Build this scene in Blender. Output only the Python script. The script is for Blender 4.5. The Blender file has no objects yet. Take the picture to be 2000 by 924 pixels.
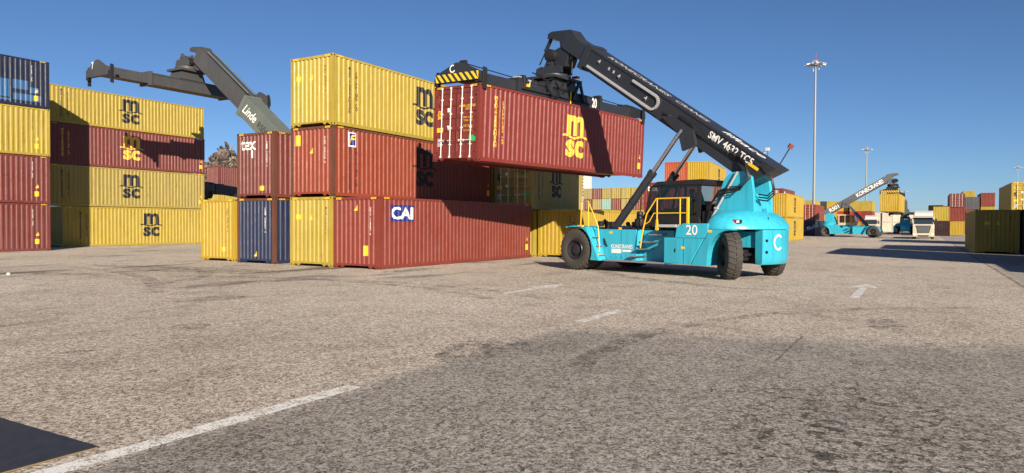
import bpy, bmesh, math, random
from mathutils import Vector, Matrix, Euler
random.seed(7)
R = math.radians
scene = bpy.context.scene
COL = scene.collection

# ------------------------------------------------------------------ camera
YAW, PITCH, ROLL, CAM_H, LENS = 0.5293, 0.0189, 0.0049, 1.835, 36 * 1368.3 / 2000
fw = Vector((-math.sin(YAW), math.cos(YAW), 0)); rt = Vector((math.cos(YAW), math.sin(YAW), 0)); up = Vector((0, 0, 1))
fw2 = fw * math.cos(PITCH) - up * math.sin(PITCH); up2 = up * math.cos(PITCH) + fw * math.sin(PITCH)
cr = rt * math.cos(ROLL) + up2 * math.sin(ROLL); cu = up2 * math.cos(ROLL) - rt * math.sin(ROLL)
cam_data = bpy.data.cameras.new('camera'); cam = bpy.data.objects.new('camera', cam_data); COL.objects.link(cam)
cam.matrix_world = Matrix(((cr.x, cu.x, -fw2.x, 0), (cr.y, cu.y, -fw2.y, 0), (cr.z, cu.z, -fw2.z, CAM_H), (0, 0, 0, 1)))
cam_data.sensor_fit = 'HORIZONTAL'; cam_data.sensor_width = 36; cam_data.lens = LENS
cam_data.clip_start = 0.05; cam_data.clip_end = 6000
scene.camera = cam

# ------------------------------------------------------------------ sky, sun, exposure
SUN_EL = R(20.0)
SUN_TO = Vector((1, -1, 0)).normalized() * math.cos(SUN_EL) + Vector((0, 0, math.sin(SUN_EL)))   # towards the sun
world = bpy.data.worlds.new('World'); scene.world = world; world.use_nodes = True
wn = world.node_tree; bgn = wn.nodes['Background']
sky = wn.nodes.new('ShaderNodeTexSky'); sky.sky_type = 'NISHITA'; sky.sun_disc = False
sky.sun_elevation = SUN_EL; sky.sun_rotation = math.atan2(SUN_TO.x, SUN_TO.y)
sky.altitude = 0; sky.air_density = 0.7; sky.dust_density = 0.25; sky.ozone_density = 5.5
wn.links.new(sky.outputs['Color'], bgn.inputs['Color']); bgn.inputs['Strength'].default_value = 0.055
sun_data = bpy.data.lights.new('sun', 'SUN'); sun_data.energy = 5.0; sun_data.angle = R(0.5); sun_data.color = (1.0, 0.87, 0.70)
sun = bpy.data.objects.new('sun', sun_data); COL.objects.link(sun)
sun.rotation_euler = SUN_TO.to_track_quat('Z', 'Y').to_euler(); sun.location = (60, -60, 50)
scene.view_settings.view_transform = 'Standard'; scene.view_settings.look = 'None'
scene.view_settings.exposure = 0.85; scene.view_settings.gamma = 1.0

# ------------------------------------------------------------------ materials
def new_mat(name):
    m = bpy.data.materials.new(name); m.use_nodes = True
    nt = m.node_tree; b = nt.nodes['Principled BSDF']
    return m, nt, b
def nd(nt, t, **kw):
    n = nt.nodes.new(t)
    for k, v in kw.items():
        if k.startswith('i_'): n.inputs[k[2:].replace('_', ' ')].default_value = v
        else: setattr(n, k, v)
    return n
def ramp(nt, src, stops, interp='LINEAR'):
    r = nt.nodes.new('ShaderNodeValToRGB'); r.color_ramp.interpolation = interp
    el = r.color_ramp.elements
    el[0].position, el[0].color = stops[0][0], stops[0][1]
    el[1].position, el[1].color = stops[-1][0], stops[-1][1]
    for p, c in stops[1:-1]:
        e = el.new(p); e.color = c
    nt.links.new(src, r.inputs['Fac']); return r
def g4(v): return (v, v, v, 1)
def mixc(nt, fac, a, b, mode='MIX'):
    m = nt.nodes.new('ShaderNodeMix'); m.data_type = 'RGBA'; m.blend_type = mode
    for s, v in ((m.inputs[0], fac), (m.inputs[6], a), (m.inputs[7], b)):
        if hasattr(v, 'is_linked'): nt.links.new(v, s)
        else: s.default_value = v
    return m.outputs[2]
def mth(nt, op, a, b=None, clamp=False):
    m = nt.nodes.new('ShaderNodeMath'); m.operation = op; m.use_clamp = clamp
    for s, v in ((m.inputs[0], a), (m.inputs[1], b)):
        if v is None: continue
        if hasattr(v, 'is_linked'): nt.links.new(v, s)
        else: s.default_value = v
    return m.outputs[0]

def paint(name, rgb, rough=0.45, rust=0.35, dirt=0.35, fade=0.25, metal=0.0, bump=0.15, spec=0.4):
    """weathered enamel: fade clouds, vertical dirt runs, rust flecks, per-object tint"""
    m, nt, b = new_mat(name); L = nt.links.new
    tc = nd(nt, 'ShaderNodeTexCoord'); oi = nd(nt, 'ShaderNodeObjectInfo')
    vm = nd(nt, 'ShaderNodeVectorMath', operation='MULTIPLY_ADD'); L(oi.outputs['Random'], vm.inputs[0]); vm.inputs[1].default_value = (37, 53, 71); L(tc.outputs['Object'], vm.inputs[2])
    P = vm.outputs[0]
    n1 = nd(nt, 'ShaderNodeTexNoise', i_Scale=0.7, i_Detail=5.0, i_Roughness=0.6); L(P, n1.inputs['Vector'])
    mp = nd(nt, 'ShaderNodeMapping'); mp.inputs['Scale'].default_value = (7, 7, 0.45); L(P, mp.inputs['Vector'])
    n2 = nd(nt, 'ShaderNodeTexNoise', i_Scale=1.0, i_Detail=4.0, i_Roughness=0.65); L(mp.outputs[0], n2.inputs['Vector'])
    n3 = nd(nt, 'ShaderNodeTexNoise', i_Scale=6.0, i_Detail=5.0, i_Roughness=0.74); L(P, n3.inputs['Vector'])
    val = mth(nt, 'MULTIPLY_ADD', oi.outputs['Random'], 0.16); nt.nodes[-1].inputs[2].default_value = 0.92
    lum = 0.3 * rgb[0] + 0.6 * rgb[1] + 0.1 * rgb[2]; pale = tuple(min(1, c * 1.02 + 0.018 + 0.22 * lum) for c in rgb)
    c = mixc(nt, ramp(nt, n1.outputs['Fac'], [(0.38, g4(0)), (0.72, g4(fade))]).outputs[0], rgb + (1,), pale + (1,))
    vv = nd(nt, 'ShaderNodeCombineColor'); 
    for k in range(3): L(val, vv.inputs[k])
    c = mixc(nt, 1.0, c, vv.outputs[0], 'MULTIPLY')
    dark = tuple(x * 0.42 + 0.015 for x in rgb)
    c = mixc(nt, ramp(nt, n2.outputs['Fac'], [(0.46, g4(0)), (0.70, g4(dirt))]).outputs[0], c, dark + (1,))
    c = mixc(nt, ramp(nt, n3.outputs['Fac'], [(0.635, g4(0)), (0.70, g4(rust))]).outputs[0], c, (0.085, 0.032, 0.014, 1))
    if rust > 0.15:
        mq = nd(nt, 'ShaderNodeMapping'); mq.inputs['Scale'].default_value = (3.2, 3.2, 0.8); L(P, mq.inputs['Vector'])
        n5 = nd(nt, 'ShaderNodeTexNoise', i_Scale=1.3, i_Detail=5.0, i_Roughness=0.7); L(mq.outputs[0], n5.inputs['Vector'])
        c = mixc(nt, ramp(nt, n5.outputs['Fac'], [(0.60, g4(0)), (0.72, g4(min(0.8, rust * 1.1)))]).outputs[0], c, (0.13, 0.052, 0.024, 1))
    L(c, b.inputs['Base Color'])
    rr = ramp(nt, n1.outputs['Fac'], [(0.3, g4(rough - 0.08)), (0.7, g4(rough + 0.15))]); L(rr.outputs[0], b.inputs['Roughness'])
    b.inputs['Metallic'].default_value = metal; b.inputs['Specular IOR Level'].default_value = spec
    if bump:
        n4 = nd(nt, 'ShaderNodeTexNoise', i_Scale=2.2, i_Detail=3.0); L(P, n4.inputs['Vector'])
        bp = nd(nt, 'ShaderNodeBump', i_Strength=bump, i_Distance=0.05); L(n4.outputs['Fac'], bp.inputs['Height']); L(bp.outputs[0], b.inputs['Normal'])
    return m
def cpaint(name, rgb, **kw):
    kw.setdefault('bump', 0.5); kw['dirt'] = min(0.75, kw.get('dirt', 0.3) * 1.6); kw['fade'] = kw.get('fade', 0.25) * 1.25; kw['rust'] = min(0.9, kw.get('rust', 0.3) * 1.5)
    return paint(name, tuple(c * 0.70 for c in rgb), **kw)
def flat(name, rgb, rough=0.6, metal=0.0, wear=0.15, spec=0.4):
    m, nt, b = new_mat(name); L = nt.links.new
    tc = nd(nt, 'ShaderNodeTexCoord')
    n = nd(nt, 'ShaderNodeTexNoise', i_Scale=9.0, i_Detail=6.0, i_Roughness=0.7); L(tc.outputs['Object'], n.inputs['Vector'])
    c = mixc(nt, ramp(nt, n.outputs['Fac'], [(0.35, g4(0)), (0.75, g4(wear * 2))]).outputs[0], rgb + (1,), tuple(x * 0.55 + 0.03 for x in rgb) + (1,))
    L(c, b.inputs['Base Color']); b.inputs['Roughness'].default_value = rough; b.inputs['Metallic'].default_value = metal
    b.inputs['Specular IOR Level'].default_value = spec
    return m
def glass(name, tint, refl=0.10):
    m, nt, b = new_mat(name); L = nt.links.new
    tr = nd(nt, 'ShaderNodeBsdfTransparent'); tr.inputs[0].default_value = tint + (1,)
    gl = nd(nt, 'ShaderNodeBsdfGlossy'); gl.inputs['Roughness'].default_value = 0.03
    lw = nd(nt, 'ShaderNodeLayerWeight', i_Blend=0.25)
    f = mth(nt, 'MULTIPLY_ADD', lw.outputs['Fresnel'], 0.8); nt.nodes[-1].inputs[2].default_value = refl
    mx = nd(nt, 'ShaderNodeMixShader'); L(f, mx.inputs[0]); L(tr.outputs[0], mx.inputs[1]); L(gl.outputs[0], mx.inputs[2])
    L(mx.outputs[0], nt.nodes['Material Output'].inputs['Surface'])
    return m

M = {}
def mk(k, fn, *a, **kw): M[k] = fn('mat_' + k, *a, **kw)
mk('yellow', cpaint, (0.465, 0.345, 0.045), rust=0.25, dirt=0.25)
mk('yellow_pale', cpaint, (0.43, 0.33, 0.075), rust=0.3, dirt=0.3)
mk('yellow_rich', cpaint, (0.50, 0.335, 0.028), rust=0.2, dirt=0.18)
mk('red', cpaint, (0.240, 0.043, 0.027), rust=0.35, dirt=0.3, fade=0.22)
mk('red_bright', cpaint, (0.315, 0.058, 0.026), rust=0.25, dirt=0.25, fade=0.18)
mk('red_dull', cpaint, (0.195, 0.046, 0.040), rust=0.5, dirt=0.35, fade=0.28)
mk('red_new', cpaint, (0.235, 0.036, 0.028), rust=0.15, dirt=0.15, fade=0.14)
mk('scarlet', cpaint, (0.50, 0.035, 0.025), rust=0.1, dirt=0.2)
mk('orange', cpaint, (0.45, 0.095, 0.032), rust=0.2, dirt=0.25)
mk('blue', cpaint, (0.019, 0.031, 0.085), rust=0.45, dirt=0.35, fade=0.2)
mk('navy', cpaint, (0.014, 0.024, 0.062), rust=0.4, dirt=0.4, fade=0.22)
mk('patch_blue', cpaint, (0.045, 0.155, 0.36), rust=0.3, dirt=0.3)
mk('shaded_blue', cpaint, (0.008, 0.026, 0.085), rust=0.1, dirt=0.3)  # blue darkened to stand in for shade on the far lower container
mk('maroon', cpaint, (0.035, 0.010, 0.012), rust=0.3, dirt=0.3)  # red-brown darkened; stands in for shade on the lettered far container
mk('grey_box', cpaint, (0.10, 0.11, 0.13), rust=0.2, dirt=0.3)
mk('mint', cpaint, (0.30, 0.52, 0.43), rust=0.3, dirt=0.3)
mk('dark_teal', cpaint, (0.02, 0.06, 0.075), rust=0.2, dirt=0.3)
mk('white_box', cpaint, (0.72, 0.66, 0.55), rust=0.15, dirt=0.2)
mk('rusty', cpaint, (0.17, 0.062, 0.034), rust=0.8, dirt=0.5, fade=0.3)
mk('teal', paint, (0.030, 0.375, 0.52), rough=0.34, rust=0.10, dirt=0.38, fade=0.10, bump=0.05, spec=0.5)
mk('linde_grey', paint, (0.105, 0.125, 0.112), rough=0.45, rust=0.25, dirt=0.3)
mk('boom_black', paint, (0.022, 0.025, 0.032), rough=0.36, rust=0.05, dirt=0.2, fade=0.10, bump=0.06)
mk('boom_worn', paint, (0.052, 0.053, 0.057), rough=0.5, rust=0.3, dirt=0.4, fade=0.22)
mk('boom_grey', paint, (0.10, 0.105, 0.115), rough=0.45, rust=0.15, dirt=0.3, fade=0.2)
mk('black', flat, (0.012, 0.012, 0.014), rough=0.5)
mk('gap_black', flat, (0.006, 0.006, 0.007), rough=0.8)
mk('hose', flat, (0.010, 0.010, 0.011), rough=0.42)
mk('rubber', flat, (0.042, 0.036, 0.032), rough=0.85, wear=0.5)
mk('rim', flat, (0.030, 0.030, 0.034), rough=0.4, metal=0.4)
mk('steel', flat, (0.42, 0.42, 0.43), rough=0.3, metal=0.85)
mk('chrome', flat, (0.60, 0.62, 0.66), rough=0.14, metal=1.0, wear=0.05)
mk('galv', flat, (0.50, 0.51, 0.52), rough=0.5, metal=0.35)
mk('galv_mast', flat, (0.25, 0.26, 0.265), rough=0.55, metal=0.2)
mk('lock_bar', flat, (0.62, 0.60, 0.58), rough=0.5, wear=0.1)
mk('rail_yellow', flat, (0.78, 0.44, 0.012), rough=0.4, wear=0.1)
mk('sign_yellow', flat, (0.80, 0.50, 0.020), rough=0.5)
mk('logo_yellow', flat, (0.72, 0.42, 0.045), rough=0.5, wear=0.1)
mk('logo_black', flat, (0.010, 0.010, 0.014), rough=0.55, wear=0.1)
mk('logo_white', flat, (0.78, 0.77, 0.74), rough=0.5, wear=0.12)
mk('sign_green', flat, (0.03, 0.36, 0.12), rough=0.5)
mk('sign_blue', flat, (0.012, 0.020, 0.17), rough=0.5)
mk('sign_orange', flat, (0.75, 0.25, 0.02), rough=0.5)
mk('sign_red', flat, (0.55, 0.02, 0.03), rough=0.5)
mk('grey_plate', flat, (0.20, 0.21, 0.22), rough=0.5)
mk('amber', flat, (0.22, 0.06, 0.025), rough=0.25)
mk('lamp_red', flat, (0.45, 0.015, 0.015), rough=0.25)
mk('lamp_clear', flat, (0.75, 0.75, 0.72), rough=0.2)
mk('glass', glass, (0.40, 0.43, 0.44), 0.06)
mk('glass_dark', flat, (0.02, 0.03, 0.04), rough=0.06, spec=0.9)
mk('truck_white', paint, (0.46, 0.41, 0.31), rough=0.3, rust=0.0, dirt=0.15, fade=0.05, bump=0.0)
mk('truck_roof', paint, (0.48, 0.49, 0.50), rough=0.3, rust=0.0, dirt=0.15, fade=0.05, bump=0.0)
mk('mast_white', paint, (0.52, 0.52, 0.50), rough=0.4, rust=0.15, dirt=0.25)
mk('wood', flat, (0.24, 0.16, 0.08), rough=0.7, wear=0.3)
mk('film_black', flat, (0.016, 0.018, 0.024), rough=0.42, wear=0.5)
mk('scrap', flat, (0.11, 0.075, 0.055), rough=0.8, wear=0.6)
mk('scrap_light', flat, (0.20, 0.165, 0.135), rough=0.7, wear=0.5)
mk('scrap_dark', flat, (0.028, 0.023, 0.022), rough=0.8, wear=0.5)
mk('seat_fabric', flat, (0.03, 0.03, 0.032), rough=0.9)
mk('hair', flat, (0.02, 0.014, 0.010), rough=0.8)

# ------------------------------------------------------------------ mesh helpers
class MB:
    def __init__(s): s.v = []; s.f = []
    def add(s, vs, fs):
        o = len(s.v); s.v += [tuple(p) for p in vs]; s.f += [tuple(i + o for i in f) for f in fs]; return s
    def box(s, x0, x1, y0, y1, z0, z1, mtx=None):
        vs = [Vector(p) for p in ((x0, y0, z0), (x1, y0, z0), (x1, y1, z0), (x0, y1, z0), (x0, y0, z1), (x1, y0, z1), (x1, y1, z1), (x0, y1, z1))]
        if mtx: vs = [mtx @ p for p in vs]
        return s.add(vs, [(0, 3, 2, 1), (4, 5, 6, 7), (0, 1, 5, 4), (1, 2, 6, 5), (2, 3, 7, 6), (3, 0, 4, 7)])
    def prism(s, poly, a0, a1, axis='y', mtx=None):
        """poly: 2-D points; axis y -> (x,z), axis z -> (x,y), axis x -> (y,z)"""
        n = len(poly)
        def P(p, a): return Vector({'y': (p[0], a, p[1]), 'z': (p[0], p[1], a), 'x': (a, p[0], p[1])}[axis])
        vs = [P(p, a0) for p in poly] + [P(p, a1) for p in poly]
        if mtx: vs = [mtx @ p for p in vs]
        fs = [tuple(range(n)), tuple(range(2 * n - 1, n - 1, -1))] + [(i, i + n, (i + 1) % n + n, (i + 1) % n) for i in range(n)]
        return s.add(vs, fs)
    def tube(s, p0, p1, r0, r1=None, n=10, cap=True):
        p0, p1 = Vector(p0), Vector(p1); r1 = r0 if r1 is None else r1
        d = (p1 - p0).normalized(); a = d.orthogonal().normalized(); b = d.cross(a)
        vs = []
        for p, r in ((p0, r0), (p1, r1)):
            for i in range(n):
                t = 2 * math.pi * i / n; vs.append(p + (a * math.cos(t) + b * math.sin(t)) * r)
        fs = [(i, (i + 1) % n, (i + 1) % n + n, i + n) for i in range(n)]
        if cap: fs += [tuple(range(n - 1, -1, -1)), tuple(range(n, 2 * n))]
        return s.add(vs, fs)
    def pipe(s, pts, r, n=8):
        pts = [Vector(p) for p in pts]; rings = []; a = None
        for i, p in enumerate(pts):
            d = ((pts[min(i + 1, len(pts) - 1)] - pts[max(i - 1, 0)])).normalized()
            if a is None: a = d.orthogonal().normalized()
            a = (a - d * a.dot(d)); a = a.normalized() if a.length > 1e-6 else d.orthogonal().normalized()
            b = d.cross(a); rings.append([p + (a * math.cos(2 * math.pi * k / n) + b * math.sin(2 * math.pi * k / n)) * r for k in range(n)])
        vs = [q for ring in rings for q in ring]; fs = []
        for i in range(len(pts) - 1):
            for k in range(n): fs.append((i * n + k, i * n + (k + 1) % n, (i + 1) * n + (k + 1) % n, (i + 1) * n + k))
        fs += [tuple(range(n - 1, -1, -1)), tuple(range((len(pts) - 1) * n, len(pts) * n))]
        return s.add(vs, fs)
    def lathe(s, prof, n=32, axis='y', c=(0, 0, 0)):
        """prof: (radius, offset along axis)"""
        vs = []; k = len(prof)
        for i in range(n):
            t = 2 * math.pi * i / n; ct, st = math.cos(t), math.sin(t)
            for r, o in prof:
                vs.append((c[0] + r * ct, c[1] + o, c[2] + r * st) if axis == 'y' else ((c[0] + r * ct, c[1] + r * st, c[2] + o) if axis == 'z' else (c[0] + o, c[1] + r * ct, c[2] + r * st)))
        fs = []
        for i in range(n):
            j = (i + 1) % n
            for q in range(k - 1): fs.append((i * k + q, i * k + q + 1, j * k + q + 1, j * k + q))
        return s.add(vs, fs)
    def loft(s, rings, closed=True, caps=True):
        n = len(rings[0]); vs = [p for r in rings for p in r]; fs = []
        for i in range(len(rings) - 1):
            for k in range(n if closed else n - 1): fs.append((i * n + k, i * n + (k + 1) % n, (i + 1) * n + (k + 1) % n, (i + 1) * n + k))
        if caps: fs += [tuple(range(n - 1, -1, -1)), tuple(range((len(rings) - 1) * n, len(rings) * n))]
        return s.add(vs, fs)
    def mesh(s, name, mat=None, smooth=0):
        me = bpy.data.meshes.new(name); me.from_pydata(s.v, [], s.f)
        bm = bmesh.new(); bm.from_mesh(me); bmesh.ops.recalc_face_normals(bm, faces=bm.faces); bm.to_mesh(me); bm.free()
        if smooth:
            me.polygons.foreach_set('use_smooth', [True] * len(me.polygons)); me.set_sharp_from_angle(angle=R(smooth))
        if mat: me.materials.append(M[mat] if isinstance(mat, str) else mat)
        me.update(); return me
    def obj(s, name, mat, parent=None, smooth=0, bevel=0):
        return link(name, s.mesh(name, mat, smooth), parent, bevel)
def link(name, me, parent=None, bevel=0):
    o = bpy.data.objects.new(name, me); COL.objects.link(o)
    if parent: o.parent = parent
    if bevel:
        b = o.modifiers.new('bevel', 'BEVEL'); b.width = bevel; b.segments = 2; b.limit_method = 'ANGLE'; b.angle_limit = R(35)
    return o
def tag(o, label=None, cat=None, group=None, kind=None):
    for k, v in (('label', label), ('category', cat), ('group', group), ('kind', kind)):
        if v: o[k] = v
    return o
def empty(name, loc=(0, 0, 0), rot=(0, 0, 0), label=None, cat=None, group=None):
    o = bpy.data.objects.new(name, None); COL.objects.link(o); o.location = loc; o.rotation_euler = rot
    o.empty_display_size = 0.3
    return tag(o, label, cat, group)

# ------------------------------------------------------------------ lettering (2-D geometry, later laid on surfaces)
_tc = {}
def text2d(s, size=1.0, bold=0.0, align='CENTER', shear=0.0, spacing=1.0):
    key = (s, size, bold, align, shear, spacing)
    if key in _tc: return _tc[key]
    cu_ = bpy.data.curves.new('t', 'FONT'); cu_.body = s; cu_.size = size; cu_.offset = bold * size; cu_.shear = shear
    cu_.align_x = align; cu_.align_y = 'CENTER'; cu_.resolution_u = 3; cu_.space_character = spacing; cu_.fill_mode = 'FRONT'
    o = bpy.data.objects.new('t', cu_); me = bpy.data.meshes.new_from_object(o)
    vs = [(v.co.x, v.co.y) for v in me.vertices]; fs = [tuple(p.vertices) for p in me.polygons]
    bpy.data.objects.remove(o); bpy.data.curves.remove(cu_); bpy.data.meshes.remove(me)
    _tc[key] = (vs, fs); return vs, fs
def g_join(*gs):
    V, F = [], []
    for vs, fs in gs:
        o = len(V); V += list(vs); F += [tuple(i + o for i in f) for f in fs]
    return V, F
def g_move(g, dx=0, dy=0, sx=1, sy=None):
    sy = sx if sy is None else sy
    return [(x * sx + dx, y * sy + dy) for x, y in g[0]], g[1]
def g_rect(x0, x1, y0, y1): return [(x0, y0), (x1, y0), (x1, y1), (x0, y1)], [(0, 1, 2, 3)]
def g_poly(p): return list(p), [tuple(range(len(p)))]
def g_fit(g, w, h):
    xs = [p[0] for p in g[0]]; ys = [p[1] for p in g[0]]
    sx = w / (max(xs) - min(xs)); sy = h / (max(ys) - min(ys))
    return [((x - (max(xs) + min(xs)) / 2) * sx, (y - (max(ys) + min(ys)) / 2) * sy) for x, y in g[0]], g[1]
def g_column(s, pitch, size, bold=0.022):
    gs = []
    for i, ch in enumerate(s):
        if ch == ' ': continue
        gs.append(g_move(text2d(ch, size, bold), 0, -(i + 0.5 - len(s) / 2) * pitch))
    return g_join(*gs)
def g_arc(r0, r1, a0, a1, n=18):
    vs = []; fs = []
    for i in range(n + 1):
        t = R(a0 + (a1 - a0) * i / n); vs += [(r0 * math.cos(t), r0 * math.sin(t)), (r1 * math.cos(t), r1 * math.sin(t))]
    for i in range(n): fs.append((2 * i, 2 * i + 1, 2 * i + 3, 2 * i + 2))
    return vs, fs
def g_msc():
    """the m over a wave line over sc, about 1 x 1.15"""
    m_ = g_move(g_fit(text2d('m', 1, 0.035), 0.78, 0.55), 0.0, 0.30)
    wave = []; n = 14
    for k in (0, 1):
        for i in range(n + 1):
            x = -0.56 + 1.12 * i / n; y = -0.035 + 0.035 * math.sin((i / n) * 2 * math.pi * 1.5 + 0.6)
            wave.append((x, y + (0.055 if k else 0)))
    wf = [(i, i + 1, n + 2 + i, n + 1 + i) for i in range(n)]
    sc = g_move(g_fit(text2d('sc', 1, 0.038), 0.82, 0.47), 0.0, -0.32)
    return g_join(m_, sc), (wave, wf)
_MSC = None
def msc():
    global _MSC
    if _MSC is None: _MSC = g_msc()
    return _MSC
def lay(g, fn, name, mat, parent, cuts=None, smooth=0):
    """lay 2-D geometry on a surface: fn(u, v) -> 3-D; cuts = sorted u of creases so that the print follows them"""
    vs, fs = g
    bm = bmesh.new(); bv = [bm.verts.new((x, y, 0)) for x, y in vs]
    for f in fs:
        try: bm.faces.new([bv[i] for i in f])
        except ValueError: pass
    if cuts:
        lo = min(x for x, _ in vs); hi = max(x for x, _ in vs)
        for c in cuts:
            if lo < c < hi: bmesh.ops.bisect_plane(bm, geom=bm.verts[:] + bm.edges[:] + bm.faces[:], plane_co=(c, 0, 0), plane_no=(1, 0, 0))
    for v in bm.verts: v.co = Vector(fn(v.co.x, v.co.y))
    me = bpy.data.meshes.new(name); bm.to_mesh(me); bm.free()
    me.materials.append(M[mat]); return link(name, me, parent)
def lay_plane(g, o, ux, uy, name, mat, parent):
    o, ux, uy = Vector(o), Vector(ux).normalized(), Vector(uy).normalized()
    return lay(g, lambda u, v: o + ux * u + uy * v, name, mat, parent)

# ------------------------------------------------------------------ ground
def ground_material():
    m, nt, b = new_mat('mat_asphalt'); L = nt.links.new
    geo = nd(nt, 'ShaderNodeNewGeometry'); P = geo.outputs['Position']
    sep = nd(nt, 'ShaderNodeSeparateXYZ'); L(P, sep.inputs[0])
    def noise(scale, detail=2.0, rough=0.5, vec=None, dist=0.0):
        n = nd(nt, 'ShaderNodeTexNoise', i_Scale=scale, i_Detail=detail, i_Roughness=rough, i_Distortion=dist); L(vec or P, n.inputs['Vector']); return n.outputs['Fac']
    big = noise(0.11, 6, 0.6); mid = noise(0.9, 6, 0.65); jit = noise(2.3, 5, 0.7)
    # stones of the worn surface: several sizes so that grain shows near and far
    v1 = nd(nt, 'ShaderNodeTexVoronoi', i_Scale=85.0); L(P, v1.inputs['Vector'])
    v2 = nd(nt, 'ShaderNodeTexVoronoi', i_Scale=34.0); L(P, v2.inputs['Vector'])
    v3 = nd(nt, 'ShaderNodeTexVoronoi', i_Scale=13.0); L(P, v3.inputs['Vector'])
    sepc = nd(nt, 'ShaderNodeSeparateColor'); L(v1.outputs['Color'], sepc.inputs[0])
    sepd = nd(nt, 'ShaderNodeSeparateColor'); L(v2.outputs['Color'], sepd.inputs[0])
    sepe = nd(nt, 'ShaderNodeSeparateColor'); L(v3.outputs['Color'], sepe.inputs[0])
    st = mth(nt, 'MULTIPLY', sepc.outputs[0], 0.44)
    st = mth(nt, 'ADD', st, mth(nt, 'MULTIPLY', sepd.outputs[1], 0.40))
    st = mth(nt, 'ADD', st, mth(nt, 'MULTIPLY', sepe.outputs[2], 0.12))
    st = mth(nt, 'ADD', st, mth(nt, 'MULTIPLY', mth(nt, 'SUBTRACT', noise(45.0, 3, 0.85), 0.5), 0.70))
    base = ramp(nt, st, [(0.10, (0.085, 0.070, 0.060, 1)), (0.30, (0.26, 0.22, 0.186, 1)), (0.50, (0.56, 0.485, 0.405, 1)), (0.80, (0.92, 0.84, 0.73, 1))]).outputs[0]
    # tone drift over metres
    base = mixc(nt, ramp(nt, big, [(0.34, g4(0)), (0.66, g4(0.8))]).outputs[0], base, (0.74, 0.72, 0.70, 1), 'MULTIPLY')
    base = mixc(nt, ramp(nt, mid, [(0.50, g4(0)), (0.78, g4(0.6))]).outputs[0], base, (0.52, 0.49, 0.47, 1), 'MULTIPLY')
    # the newer, greyer course: right of the dashed line and short of the cross joint
    xj = mth(nt, 'ADD', sep.outputs[0], mth(nt, 'MULTIPLY', mth(nt, 'SUBTRACT', jit, 0.5), 0.7))
    yj = mth(nt, 'ADD', sep.outputs[1], mth(nt, 'MULTIPLY', mth(nt, 'SUBTRACT', jit, 0.5), 3.0))
    mx = mth(nt, 'MULTIPLY', mth(nt, 'ADD', xj, 5.50), 4.0, True)
    ylim = mth(nt, 'SUBTRACT', mth(nt, 'MULTIPLY_ADD', sep.outputs[0], 0.27), yj); 
    nt.nodes[-2].inputs[2].default_value = 12.9
    my = mth(nt, 'MULTIPLY', ylim, 0.9, True)
    pm = mth(nt, 'MULTIPLY', mx, my)
    grey = mixc(nt, 1.0, base, (0.62, 0.65, 0.685, 1), 'MULTIPLY')
    col = mixc(nt, pm, base, grey)
    # cracked, ravelled area in the near grey course
    vc = nd(nt, 'ShaderNodeTexVoronoi', feature='DISTANCE_TO_EDGE', i_Scale=3.6)
    wob = nd(nt, 'ShaderNodeVectorMath', operation='MULTIPLY_ADD'); nn = nd(nt, 'ShaderNodeTexNoise', i_Scale=5.0, i_Detail=6.0, i_Roughness=0.7); L(P, nn.inputs['Vector'])
    L(nn.outputs['Color'], wob.inputs[0]); wob.inputs[1].default_value = (0.5, 0.5, 0); L(P, wob.inputs[2]); L(wob.outputs[0], vc.inputs['Vector'])
    line = ramp(nt, vc.outputs['Distance'], [(0.018, g4(1)), (0.06, g4(0))]).outputs[0]
    dx = mth(nt, 'MULTIPLY', mth(nt, 'ADD', sep.outputs[0], 0.45), 0.70); dy = mth(nt, 'MULTIPLY', mth(nt, 'SUBTRACT', sep.outputs[1], 6.8), 0.42)
    rad = mth(nt, 'ADD', mth(nt, 'POWER', mth(nt, 'ABSOLUTE', dx), 2.0), mth(nt, 'POWER', mth(nt, 'ABSOLUTE', dy), 2.0))
    zone = ramp(nt, mth(nt, 'ADD', rad, mth(nt, 'MULTIPLY', mth(nt, 'SUBTRACT', mid, 0.5), 3.2)), [(0.35, g4(1)), (1.3, g4(0))]).outputs[0]
    crack = mth(nt, 'MULTIPLY', line, zone)
    crack = mth(nt, 'MULTIPLY', crack, ramp(nt, noise(7, 3), [(0.42, g4(0)), (0.52, g4(1))]).outputs[0])
    pits = ramp(nt, noise(19, 3, 0.65), [(0.60, g4(0)), (0.68, g4(1))]).outputs[0]
    pz = mth(nt, 'MULTIPLY', pits, mth(nt, 'MULTIPLY_ADD', pm, 0.25)); nt.nodes[-2].inputs[2].default_value = 0.30
    col = mixc(nt, mth(nt, 'MULTIPLY', pz, 0.75), col, (0.03, 0.028, 0.026, 1))
    col = mixc(nt, mth(nt, 'MULTIPLY', crack, 0.75), col, (0.012, 0.011, 0.011, 1))
    # tyre scuffs and oil: long blots mostly on the container side
    mp = nd(nt, 'ShaderNodeMapping'); mp.inputs['Scale'].default_value = (0.55, 0.16, 1); mp.inputs['Rotation'].default_value = (0, 0, 0.5); L(P, mp.inputs['Vector'])
    oil = noise(1.0, 5, 0.62, mp.outputs[0])
    side = ramp(nt, mth(nt, 'MULTIPLY', sep.outputs[0], -0.03), [(0.25, g4(0.12)), (0.55, g4(0.75))]).outputs[0]
    of = mth(nt, 'MULTIPLY', ramp(nt, oil, [(0.56, g4(0)), (0.66, g4(1))]).outputs[0], side)
    col = mixc(nt, of, col, (0.055, 0.048, 0.042, 1))
    # old concrete strip beyond the slot drain on the right
    cz = mth(nt, 'MULTIPLY', mth(nt, 'SUBTRACT', sep.outputs[0], 2.78), 40.0, True)
    conc = ramp(nt, noise(1.7, 7, 0.65), [(0.3, (0.24, 0.22, 0.195, 1)), (0.7, (0.37, 0.34, 0.30, 1))]).outputs[0]
    conc = mixc(nt, 0.35, conc, base)
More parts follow.
